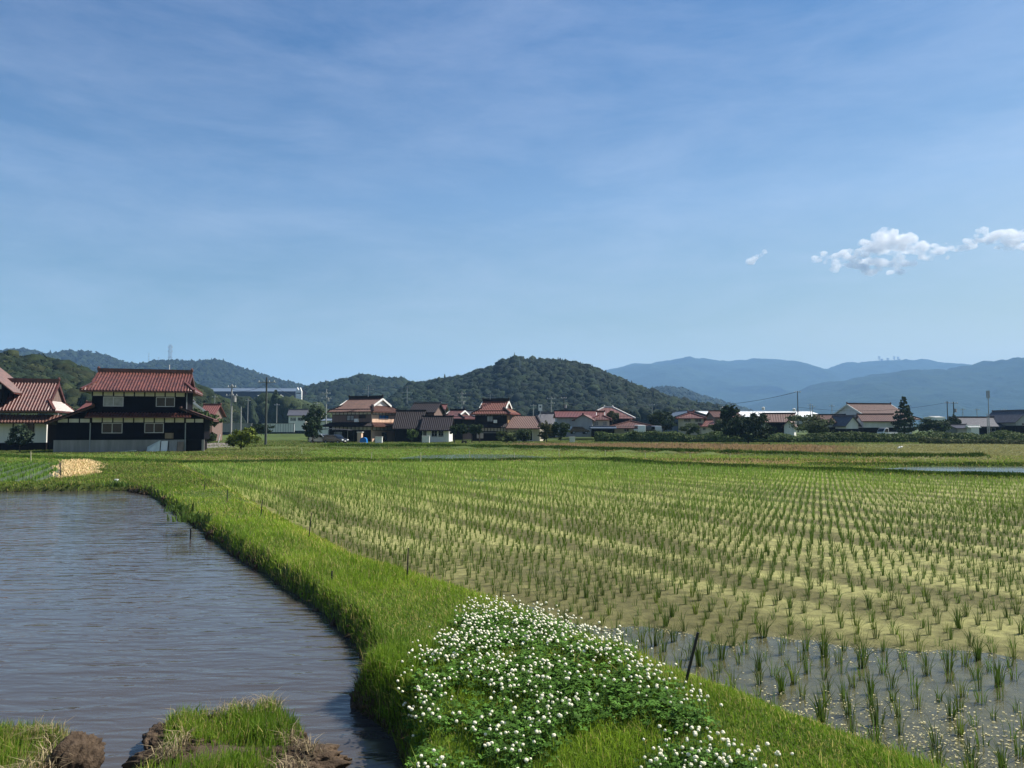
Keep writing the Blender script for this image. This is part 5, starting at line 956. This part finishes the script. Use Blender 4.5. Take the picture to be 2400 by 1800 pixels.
# ------------------------------------------------------------------ poles, wires, towers
def pole(label, px, ytop, ybase, Y, mt, arms=((0.04,0.9),), r=0.14, extra=None, lean=0.0, group=None):
    b = at(px, ybase, Y); h = zof(ytop, Y)-b.z; e = empty('utility_pole', b); tag(e, label, 'utility pole', group)
    MB().tube((0,0,-0.3), (lean*h,0,h), r, r*0.65, 10).build('pole', M[mt], e)
    for fr_, half in arms:
        z = h*(1-fr_); a = MB().box(-half+lean*z, half+lean*z, -.05, .05, z-.05, z+.05).build('crossarm', M['steel'], e)
        m_ = MB(); [m_.tube((q*half*.85+lean*z, 0, z+.05), (q*half*.85+lean*z, 0, z+.22), 0.045, 0.035, 6) for q in (-1, -.35, .35, 1)]; m_.build('insulators', M['white_plastic'], a)
    if extra == 'drum':
        z = h*.72; MB().tube((.32+lean*z,0,z-.35), (.32+lean*z,0,z+.35), .24, .24, 10).build('transformer', M['pole_grey'], e)
    if extra == 'lamp':
        z = h*.93; MB().tube((0,0,z), (1.0,0,z+.15), .035).build('lamp_arm', M['steel'], e); MB().ball((1.05,0,z+.14), .16, .6).build('lamp', M['lamp_glass'], e)
    if extra == 'telecom':
        m_ = MB(); [m_.box(.22*math.cos(a)-.07, .22*math.cos(a)+.07, .22*math.sin(a)-.05, .22*math.sin(a)+.05, h-.9, h+.5) for a in (0, 2.1, 4.2)]; m_.build('antenna_panels', M['steel'], e)
    return Vector((b.x, b.y, b.z+h))
T = {}
T['a'] = pole('pale concrete utility pole standing left of the lone yellow green shrub', 541, 900, 1026, 92, 'pole_grey', ((.06,.5),(.22,.7)), extra='drum', r=.13)
T['b'] = pole('tall dark utility pole with one crossarm right of the lone shrub', 622.5, 884, 1036, 86, 'pole_dark', ((.08,1.0),), r=.14)
T['c'] = pole('thin grey pole before the plain concrete wall', 564, 953, 1006, 130, 'pole_grey', (), r=.12)
T['d'] = pole('grey utility pole just left of the tan house roof', 764, 912, 1000, 150, 'pole_grey', ((.12,.8),(.25,1.0)), extra='drum')
T['e'] = pole('utility pole with stacked crossarms left of the dark gabled house', 1082, 918, 1010, 175, 'pole_grey', ((.06,1.0),(.16,1.0),(.26,.8)), extra='drum')
T['f'] = pole('utility pole in front of the red roofed long house', 1322, 930, 1010, 160, 'pole_dark', ((.04,.6),), extra='drum')
T['g'] = pole('pole with crossarms between the dark gabled house and the red roofs', 1292, 930, 1008, 185, 'pole_grey', ((.06,1.0),(.2,.9)))
T['h'] = pole('tall dark pole carrying wires over the white factory roof', 1871, 917, 1010, 160, 'pole_dark', ((.02,.7),(.5,.5)), r=.13)
T['i'] = pole('pole rising behind the small dark shrub, left of two', 2222, 940, 1012, 155, 'pole_dark', ((.06,.6),), r=.12)
T['j'] = pole('pole with a drum transformer, right of two by the clipped bushes', 2237, 942, 1014, 150, 'pole_dark', ((.04,.9),), extra='drum', r=.12)
T['k'] = pole('tallest slim pole with a cluster of antennas before the long grey roof', 2319, 922, 1016, 140, 'steel', (), extra='telecom', r=.1)
T['l'] = pole('short bare pole beside the tallest antenna pole', 2315, 970, 1016, 139, 'pole_grey', (), r=.09)
for px, yt, Y, lb in ((502,925,230,'far thin pole against the dark woods, left of the pale pole'), (580,934,230,'far pole in the dark woods between the pale pole and the dark pole'), (648,945,230,'far pole above the white two storey house'), (742,942,230,'far pole left of the tan house in the woods'),
                  (1250,947,200,'short pole left of the white sign panel'), (1529,945,220,'far pole above the hip roofed house'), (1900,945,230,'far pole just right of the tall wire pole'), (1905,950,225,'far short pole beside the far pole right of the tall wire pole'), (1951,948,220,'far pole above the dome shaped tree'),
                  (2258,957,230,'far pole over the grey roofed house, left one'), (2291,957,230,'far pole over the grey roofed house with wide crossarm'), (2355,958,230,'far pole near the right edge over the roof ridge'), (135,925,110,'aerial mast between the two houses on the left')):
    pole(lb, px, yt, 1004, Y, 'pole_grey', ((.07,.8),), r=.12, group='far utility poles')
def wire(label, p, q, sag, r=0.018):
    p, q = Vector(p), Vector(q); m_ = MB(); pts = []
    for k in range(13):
        t = k/12; v = p.lerp(q, t); v.z -= sag*4*t*(1-t); pts.append(v)
    m_.path(pts, [r]*13, 4); tag(m_.build('power_line', M['wire']), label, 'power line', 'power lines between the poles')
wire('thick power line sloping from the tall wire pole down to the left', T['h']+Vector((0,0,-.1)), at(1630, 948, 230), 1.0, .05)
wire('power line from the tall wire pole towards the right hand poles', T['h']+Vector((0,0,-3.3)), T['i']+Vector((0,0,-.3)), 1.2, .03)
wire('power line between the two poles by the clipped bushes', T['i']+Vector((0,0,-.2)), T['j']+Vector((0,0,-.3)), .1, .03)
wire('power line between the pale pole and the dark pole', T['a']+Vector((0,0,-.6)), T['b']+Vector((0,0,-.7)), .5)
wire('power line from the dark pole to the pole by the tan house', T['b']+Vector((0,0,-.5)), T['d']+Vector((0,0,-.8)), 1.4)
wire('power line over the red roofs to the pole before the long house', T['e']+Vector((0,0,-.6)), T['g']+Vector((0,0,-.5)), 1.2, .03)
wire('short power line between the two poles by the red roofs', T['g']+Vector((0,0,-.5)), T['f']+Vector((0,0,-.5)), .4, .03)
wire('power line from the pole before the long house off to the hip roofed house', T['f']+Vector((0,0,-1.0)), at(1530, 946, 220), 1.6, .03)
def lattice(name, label, px, ytop, ybase, Y, w0, w1, n, r, ants=True):
    b = at(px, ybase, Y); h = zof(ytop, Y)-b.z; e = empty(name, b); tag(e, label, 'tower'); m_ = MB(); c = [(-1,-1),(1,-1),(1,1),(-1,1)]
    wv = lambda t: (w0*(1-t)+w1*t)/2
    for k in range(n):
        t0, t1 = k/n, (k+1)/n
        for i in range(4):
            a, d = c[i], c[(i+1) % 4]; P = lambda cc, t: Vector((cc[0]*wv(t), cc[1]*wv(t), h*t))
            m_.tube(P(a,t0), P(a,t1), r, r, 4); m_.tube(P(a,t0), P(d,t1), r*.6, r*.6, 4); m_.tube(P(a,t1), P(d,t1), r*.6, r*.6, 4)
    m_.build('lattice', M['steel'], e)
    if ants:
        a_ = MB(); [a_.tube((sx*w1*1.1, 0, h*z-1.6), (sx*w1*1.1, 0, h*z+1.6), .5, .5, 6) for z in (.9, .72) for sx in (-1, 1)]; a_.build('antennas', M['steel'], e)
        MB().box(-w0*.55-1, w0*.55+1, -.6, .6, h*.45-.3, h*.45+.3).build('platform', M['steel'], e)
lattice('lattice_tower', 'tall steel lattice tower on the ridge behind the dark timber house', 398, 808, 862, 1480, 5.5, 3.6, 6, .26)
lattice('lattice_tower', 'thin grey lattice tower on the flank of the round hill', 1219, 845, 908, 500, 2.4, .8, 12, .13, False)
def mast(label, px, yt, yb, Y, r, group=None):
    b = at(px, yb, Y); h = zof(yt, Y)-b.z; m_ = MB().tube((0,0,0), (0,0,h), r, r*.4, 6); [m_.box(-r*3, r*3, -r*.6, r*.6, h*z-r*.6, h*z+r*.6) for z in (.6, .78, .93)]
    o = m_.build('radio_mast', M['steel']); o.location = b; tag(o, label, 'mast', group)
mast('faint thin mast on the ridge, farther left of the lattice tower', 348, 827, 864, 1600, .5); mast('faint shorter mast on the ridge nearest the lattice tower', 371, 836, 872, 1580, .55)
for px, yt, lb in ((2061,835,'leftmost tall mast on the far mountain top'), (2067,841,'tiny mast right of the leftmost mountain mast'), (2081,839,'short thick mast in the middle of the mountain top masts'), (2096,835,'thin tall mast left of the last pair on the mountain'), (2105,836,'rightmost tall mast on the far mountain top'), (2108,841,'low stub beside the rightmost mountain mast')):
    mast(lb, px, yt, 850, 5200, 2.6, 'masts on the far mountain')
mast('faint mast on the low hill behind the tan house', 785, 893, 912, 800, .35)
# roof aerials
def aerial(label, px, yt, yb, Y):
    b = at(px, yb, Y); h = zof(yt, Y)-b.z; m_ = MB().tube((0,0,0), (0,0,h), .05, .04, 6); [m_.bar((-hw,0,h*z), (hw,0,h*z), .05, .05) for hw, z in ((.8,.62),(.45,.95),(.9,.3))]
    [m_.bar((q,-.25,h*z), (q,.25,h*z), .035, .035) for z, hw in ((.62,.8),(.3,.9)) for q in (-hw,-hw*.5,0,hw*.5,hw)]
    o = m_.build('roof_aerial', M['steel']); o.location = b; tag(o, label, 'aerial')
aerial('television aerial on the ridge of the tan two storey house', 863, 902, 930, 124); aerial('television aerial on the ridge of the dark timber gable house', 1149, 923, 936, 131); aerial('tall aerial on the black roofed house', 954, 905, 945, 128)
# sign panel by the poles, its face too small and worn to read
sp = empty('sign_board', at(1266.5, 1010, 170)); tag(sp, 'tall white sign panel with a grey mark on a post beyond the dark gabled house', 'sign'); hs_ = zof(948, 170)-zof(1010, 170); z1 = zof(963, 170)-zof(1010, 170)
rbox(sp, 'panel', M['white_plastic'], -.42, .42, -.08, .08, z1, hs_); MB().tube((0,0,-.2), (0,0,z1), .1).build('post', M['steel'], sp)
MB().box(-.2, .2, -.092, -.083, z1+.72, z1+1.1).build('mark', M['slate_tile'], sp)
# mesh roofs glint: tanks on roofs
for px, py, Y, lb in ((1693,958,150,'white tank on the roof behind the upright dark tree'), (1789,957,170,'white tank on the roof left of the tall wire pole'), (1861,960,170,'small white tank on the roof right under the tall wire pole')):
    b = at(px, py+4, Y); m_ = MB().tube((0,0,0),(0,0,.55),.32,.32,10); m_.ball((0,0,.55),.32,.5); o = m_.build('roof_tank', M['white_plastic'], smooth=False); o.location = b; tag(o, lb, 'tank')

# ------------------------------------------------------------------ vehicles
def car(label, px, ybase, Y, rz, paint, kind='hatch', s=1.0):
    e = empty('parked_car' if kind != 'truck' else 'pickup_truck', at(px, ybase, Y), rz); tag(e, label, 'car' if kind != 'truck' else 'truck')
    prof = {'hatch': [(-2.0,.35),(-2.05,.85),(-1.85,1.0),(-1.55,1.5),(.35,1.52),(1.0,1.02),(1.95,.82),(2.05,.4)], 'van': [(-1.65,.35),(-1.7,1.0),(-1.6,1.85),(.9,1.88),(1.45,1.1),(1.68,.95),(1.7,.4)], 'truck': [(-1.65,.45),(-1.65,.95),(.35,.95),(.42,1.8),(1.15,1.8),(1.6,1.05),(1.68,.4)]}[kind]
    hw = .82 if kind == 'hatch' else .74
    b = MB().prism([(x*s, -hw*s, z*s) for x, z in prof], (0, 2*hw*s, 0)).build('body', M[paint], e, bevel=.06)
    g = MB()
    if kind == 'truck': q = [(.5,1.05),(.55,1.68),(1.08,1.68),(1.42,1.1)]
    elif kind == 'van': q = [(-1.4,1.15),(-1.4,1.7),(.82,1.7),(1.25,1.15)]
    else: q = [(-1.5,1.05),(-1.35,1.42),(.25,1.44),(.78,1.05)]
    g.prism([(x*s, -(hw+.012)*s, z*s) for x, z in q], (0, (2*hw+.024)*s, 0)).build('side_windows', M['glass'], e)
    ws = [(.45,1.47),(1.02,1.05)] if kind == 'hatch' else [(.95,1.8),(1.42,1.14)] if kind == 'van' else [(1.17,1.72),(1.53,1.1)]
    (xa, za), (xb, zb) = ws; MB().prism([((xa+.03)*s,-hw*.85*s,za*s), ((xb+.05)*s,-hw*.85*s,(zb+.02)*s), ((xb+.05)*s,hw*.85*s,(zb+.02)*s), ((xa+.03)*s,hw*.85*s,za*s)], (.02,0,.02)).build('windscreen', M['glass'], e)
    for x in (-1.25, 1.25):
        for y in (-1, 1):
            if kind != 'hatch': x = math.copysign(1.05, x)
            w_ = MB().tube((x*s, y*(hw-.16)*s, .31*s), (x*s, y*(hw+.03)*s, .31*s), .31*s, .31*s, 16).build('wheel', M['tyre'], e); MB().tube((x*s, y*(hw+.02)*s, .31*s), (x*s, y*(hw+.045)*s, .31*s), .17*s, .17*s, 12).build('rim', M['steel'], w_)
    fx_ = prof[-1][0]
    for y in (-1, 1): MB().box((fx_-.16)*s, (fx_+.02)*s, (y*hw*.72-.17)*s, (y*hw*.72+.17)*s, .62*s, .8*s).build('headlight', M['lamp_glass'], e)
    MB().box((fx_+.0)*s, (fx_+.03)*s, -.18*s, .18*s, .45*s, .58*s).build('number_plate', M['white_plastic'], e)
    if kind == 'truck': MB().box(-1.6*s,.33*s,-.7*s,.7*s,.96*s,1.1*s).build('cargo_bed', M['steel'], e)
    return e
car('glossy black car parked before the tan house beside its dark carport', 786, 1041, 112, R(-30), 'car_black', s=.92); car('silver car parked in the shade behind the black car', 755, 1040.5, 114, R(-24), 'car_silver', s=.95)
car('white boxy van parked before the low hip roofed house', 1499, 1019, 134, R(96), 'car_white', 'van', .9); car('dark car parked nearest the white boxy van', 1518, 1018, 136, R(85), 'car_black', 'van', .8); car('grey car parked at the end of the row by the hip roofed house', 1537, 1018, 136, R(100), 'car_silver', 'van', .8)
car('black car in the shadow of the grey gable house', 1357, 1017.5, 138, R(10), 'car_black', s=.9); car('white light truck parked before the storehouse wall', 2080, 1027, 128, R(200), 'car_white', 'truck', .95)
# carport, tarp and things before the tan house
cp = empty('carport', at(728, 1038, 119)); tag(cp, 'dark carport with thin sloping roof beside the tan house', 'carport')
w2 = (820-728)*119/FPX; MB().prism([(0,-1.5,1.95),(w2*.45,-1.5,2.15),(w2,-1.5,1.95),(w2,-1.5,2.03),(w2*.45,-1.5,2.23),(0,-1.5,2.03)], (0,5,0)).build('roof', M['slate_tile'], cp)
for q in (.05, w2*.5, w2-.1):
    for y in (-1.4, 3.3): MB().tube((q,y,-.2),(q,y,2.0),.05).build('post', M['pole_dark'], cp)
tp = empty('tarp_cover', at(851, 1038.5, 113)); tag(tp, 'bright blue tarp draped over a low frame before the tan house', 'tarp')
m_ = MB(); n_ = 10; ring = []
for k in range(n_+1):
    a = math.pi*k/n_; ring.append((-.46*math.cos(a)*(1+.04*math.sin(k*2)), .84*max(0.0, math.sin(a))**.45))
V_2 = [(x+.03*math.sin(j*2+x*5), y_, z) for j, y_ in enumerate((0, .35, .7, 1.05)) for x, z in ring]; F2 = [(j*(n_+1)+i, j*(n_+1)+i+1, (j+1)*(n_+1)+i+1, (j+1)*(n_+1)+i) for j in range(3) for i in range(n_)] + [tuple(range(n_+1)), tuple(range(3*(n_+1), 4*(n_+1)))]
m_.add(V_2, F2).build('cover', M['blue_tarp'], tp, smooth=False); rbox(tp, 'hem', M['white_plastic'], -.48, .48, -.04, 0.0, -.1, .12)
hb = empty('storage_hut', at(837, 1038.5, 116)); tag(hb, 'narrow tan storage hut beside the blue tarp', 'hut'); rbox(hb, 'wall', M['tan_wall'], 0, .62, 0, 1.2, -.2, 1.6); rbox(hb, 'roof', M['white_plastic'], -.08, .75, -.15, 1.3, 1.602, 1.68)
for px, py, Y, sc, lb in ((888,1037,112,.5,'white crate on the grass before the tan house'), (998,1036,114,.55,'white cabinet at the left end of the white lit wall'), (1341,1034,118,.4,'small white tub in the grass by the dark ball shrub')):
    e = empty('storage_crate', at(px, py, Y)); tag(e, lb, 'crate'); rbox(e, 'box', M['white_plastic'], -sc, sc, -.3, .3, -.15, sc*1.5, bevel=.03); rbox(e, 'lid', M['white_wall'], -sc-.04, sc+.04, -.34, .34, sc*1.5+.002, sc*1.5+.08)
e = empty('trailer', at(1088, 1039, 110)); tag(e, 'small black cart under the clipped trees', 'cart'); rbox(e, 'tray', M['car_black'], -.35, .35, -.3, .3, .18, .42); [MB().tube((s_*.25,-.34,.12),(s_*.25,.34,.12),.14,.14,10).build('wheel', M['tyre'], e) for s_ in (-1, 1)]
e = empty('bench', at(1796, 1046, 96)); tag(e, 'dark little bench like frame in the tan field near the largest tree', 'bench'); rbox(e, 'seat', M['dark_wood'], -.42, .42, -.2, .2, .36, .42); [rbox(e, 'leg', M['dark_wood'], q-.04, q+.04, -.18, .18, -.1, .359) for q in (-.36, .36)]
b_ = at(2110, 1051, 78); m_ = MB().path([(-.28,0,.02),(-.05,0,.10),(.2,0,.17),(.3,0,.22)], [.06,.10,.06,.02], 8); o = m_.build('white_bag', M['white_plastic'], smooth=True); o.location = b_; tag(o, 'scrap of white sheeting lying in the brown field at the right', 'sheeting')
# white pipe at the corner of the pond
c_ = G(268, 1146, 0.0); e = empty('drain_pipe', (c_[0], c_[1]+.15, 0.02)); tag(e, 'white drain pipe sticking out of the bank at the pond corner', 'pipe'); MB().tube((0,0,-.1),(0,0,.28),.07,.07,12).build('pipe', M['white_plastic'], e); MB().tube((0,0,.281),(0,0,.33),.085,.085,12).build('cap', M['white_plastic'], e)

# ------------------------------------------------------------------ stakes
def stake(label, bx_, by, tx, ty, mt, r, z=None, group=None, Y=None):
    if Y is None:
        gx_, gy_ = G(bx_, by, 0.3 if z is None else z); b = Vector((gx_, gy_, float(ground_h(np.array([gx_]), np.array([gy_]))[0])))
    else: b = at(bx_, by, Y)
    t = at(tx, ty, b.y+.02); o = MB().tube(Vector((0,0,-.15)), t-b, r, r*.9, 8).build('stake', M[mt]); o.location = b; tag(o, label, 'stake', group)
stake('thick black stake leaning in the clover at the flooded edge', 1591, 1622, 1636, 1482, 'stake_black', .012, .32); stake('slim black stake upright on the grass edge halfway along the bank', 953, 1362, 957, 1284, 'stake_black', .010, .2)
stake('thin stake leaning at the paddy edge, second along from the slim black stake', 722, 1248, 730, 1203, 'stake_black', .011, .25); stake('thin stake leaning at the paddy edge, third along from the slim black stake', 610, 1211, 615, 1171, 'stake_black', .012, .25)
stake('thin stake at the paddy edge, fourth along from the slim black stake', 532, 1181, 533, 1147, 'stake_black', .013, .25); stake('thin stake at the paddy edge, farthest along the bank', 479, 1149, 480, 1128, 'stake_black', .013, .25)
stake('short dark post standing in the pond by the bank', 446, 1264, 447, 1239, 'stake_black', .018, -.02); stake('short dark stub in the grass on the bank', 778, 1359, 778, 1338, 'stake_black', .012, .3)
stake('thin dark stake between the striped seedlings and the straw', 142, 1119, 141, 1084, 'stake_black', .025, .1)
for px, yb, yt in ((73,1078,1058),(708,1060,1048),(870,1073,1060),(986,1079,1060),(1101,1073,1056),(1206,1075,1060),(1311,1068,1052),(1418,1066,1055),(1513,1070,1061),(1618,1072,1062),(1711,1075,1062),(803,1076,1072),(830,1076,1071)):
    stake('thin pale marker stake standing among the far fields', px, yb, px+random.uniform(-1.5,1.5), yt, 'stake_pale', .028, .2, 'pale marker stakes in the far fields')
stake('leaning white guy post left of the pale utility pole', 512, 1034, 516, 1018, 'white_plastic', .06, Y=95)

# ------------------------------------------------------------------ clods of mud beside the pond
def clod(label, c, r, seed, mt='mud_clod'):
    V0, F0 = ico(5); d = 1+0.34*np.array([fbm(v[0]*1.6+seed, v[1]*1.6+v[2]*1.3, 4, seed) for v in V0]) + .24*np.array([fbm(v[0]*6+v[2]*3+seed, v[1]*6+v[2]*4, 5, seed+2) for v in V0])
    V = V0*d[:, None]*np.array(r); o = link('mud_clod', np_mesh('mud_clod', V, None, F0), M[mt]); o.location = c; o.rotation_euler = (0, 0, seed); tag(o, label, 'mud clod')
q = G(190, 1775, 0.05); clod('rounded clod of dug mud at the end of the corner grass', (q[0]+.02, q[1]-.05, .05), (.14,.17,.17), 3)
q = G(385, 1720, 0.05); clod('crumbled mud clod at the left end of the sod strip', (q[0], q[1]-.05, .03), (.18,.11,.08), 5)
q = G(735, 1735, 0.1); clod('rough slope of mud at the right side of the sod strip', (q[0]-.08, q[1]-.15, .0), (.17,.36,.11), 8)
q = G(690, 1690, 0.1); clod('mud lump under the straw at the top of the sod strip', (q[0]-.12, q[1]-.1, .05), (.17,.12,.09), 11)
q = G(370, 1790, 0.05); clod('low muddy lump with roots at the lower left of the sod strip', (q[0], q[1], .03), (.14,.20,.10), 14)
# taller weeds on the bank
for px, py, lb in ((425,1190,'leafy weed clump on the edge of the pond bank, farther one'), (452,1212,'leafy weed clump on the edge of the pond bank, nearer one'), (272,1135,'low weed clump over the white drain pipe')):
    g_ = G(px, py, .35); V, Q, Tt, C = blades(np.stack([RNG.normal(0,.16,130), RNG.normal(0,.13,130), np.full(130, -0.03)],1), RNG.uniform(.10,.28,130), RNG.uniform(.02,.045,130), RNG.uniform(0,6.28,130), RNG.uniform(.2,.9,130), np.array((.09,.15,.03))*RNG.uniform(.5,1.4,(130,1)))
    o = link('weed_clump', np_mesh('weed_clump', V, Q, Tt, C), M['grass_blade']); o.location = (g_[0], g_[1], .3); tag(o, lb, 'weeds', kind='stuff')

# ------------------------------------------------------------------ clouds
cm = bpy.data.materials.new('cloud'); cm.use_nodes = True; t = cm.node_tree; t.nodes.clear(); out = N(t, 'ShaderNodeOutputMaterial')
pv = N(t, 'ShaderNodeVolumePrincipled', i_Density=0.020, i_Anisotropy=0.0); pv.inputs['Color'].default_value = (1.0, 1.0, 1.0, 1); L(t, pv.outputs[0], out.inputs['Volume'])
tcn = N(t, 'ShaderNodeTexCoord'); no = N(t, 'ShaderNodeTexNoise', i_Scale=0.016, i_Detail=6.0, i_Roughness=0.62); mr = N(t, 'ShaderNodeMapRange', interpolation_type='SMOOTHSTEP')
for k_, v_ in (('From Min', 0.40), ('From Max', 0.60), ('To Min', 0.0005), ('To Max', 0.036)): mr.inputs[k_].default_value = v_
L(t, tcn.outputs['Object'], no.inputs['Vector']); L(t, no.outputs['Fac'], mr.inputs['Value']); L(t, mr.outputs['Result'], pv.inputs['Density'])
def cloud(label, blobs, Y, seed):
    rs = random.Random(seed); bm = bmesh.new(); k = Y/FPX; c0 = at(blobs[0][0], blobs[0][1], Y)
    for px, py, r, n_ in blobs:
        for j in range(n_):
            ox = rs.gauss(0, .55)*r; oy = rs.gauss(0, .32)*r; p = at(px+ox, py+oy, Y) - c0; p.y += rs.gauss(0, .5)*r*k; rr_ = r*k*rs.uniform(.22, .5)
            bmesh.ops.create_icosphere(bm, subdivisions=2, radius=1, matrix=Matrix.Translation(p) @ Matrix.Diagonal((rr_*1.4, rr_*1.1, rr_*.62, 1)))
    me = bpy.data.meshes.new('cloud'); bm.to_mesh(me); bm.free(); o = link('cloud', me, cm); o.location = c0
    md = o.modifiers.new('r', 'REMESH'); md.mode = 'VOXEL'; md.voxel_size = 7.0
    tx = bpy.data.textures.new('cl', 'CLOUDS'); tx.noise_scale = 40; tx.noise_depth = 5
    dm = o.modifiers.new('d', 'DISPLACE'); dm.texture = tx; dm.strength = 40; dm.mid_level = 0.5
    tag(o, label, 'cloud'); return o
cloud('largest white puffy cloud with a grey base', [(2075,575,42,14),(2060,555,34,12),(2020,585,32,10),(1975,605,26,10),(1930,608,22,7),(2125,575,32,12),(2160,582,24,8),(2110,622,26,9),(2060,610,34,10),(1985,618,30,6),(2180,585,24,8),(2205,590,18,6)], 4200, 4)
cloud('long thinner white cloud right of the puffy one', [(2290,563,22,9),(2250,578,18,7),(2222,584,18,7),(2330,556,30,12),(2380,555,32,14),(2440,550,36,14),(2360,572,22,6)], 4300, 9)
cloud('tiny detached wisp of cloud left of the puffy one', [(1770,606,15,7),(1758,614,12,5),(1782,598,10,4)], 4200, 15)

# ------------------------------------------------------------------ haze over the plain
hm = bpy.data.materials.new('haze'); hm.use_nodes = True; t = hm.node_tree; t.nodes.clear(); out = N(t, 'ShaderNodeOutputMaterial')
pv = N(t, 'ShaderNodeVolumePrincipled', i_Density=HAZE_D, i_Anisotropy=0.0); pv.inputs['Color'].default_value = (0.34, 0.60, 1.0, 1); L(t, pv.outputs[0], out.inputs['Volume'])
hz = MB().box(-13000, 13000, -200, 7900, -1.6, 560).build('haze', hm); tag(hz, kind='stuff'); hz['label'] = 'thin blue haze in the air over the plain'
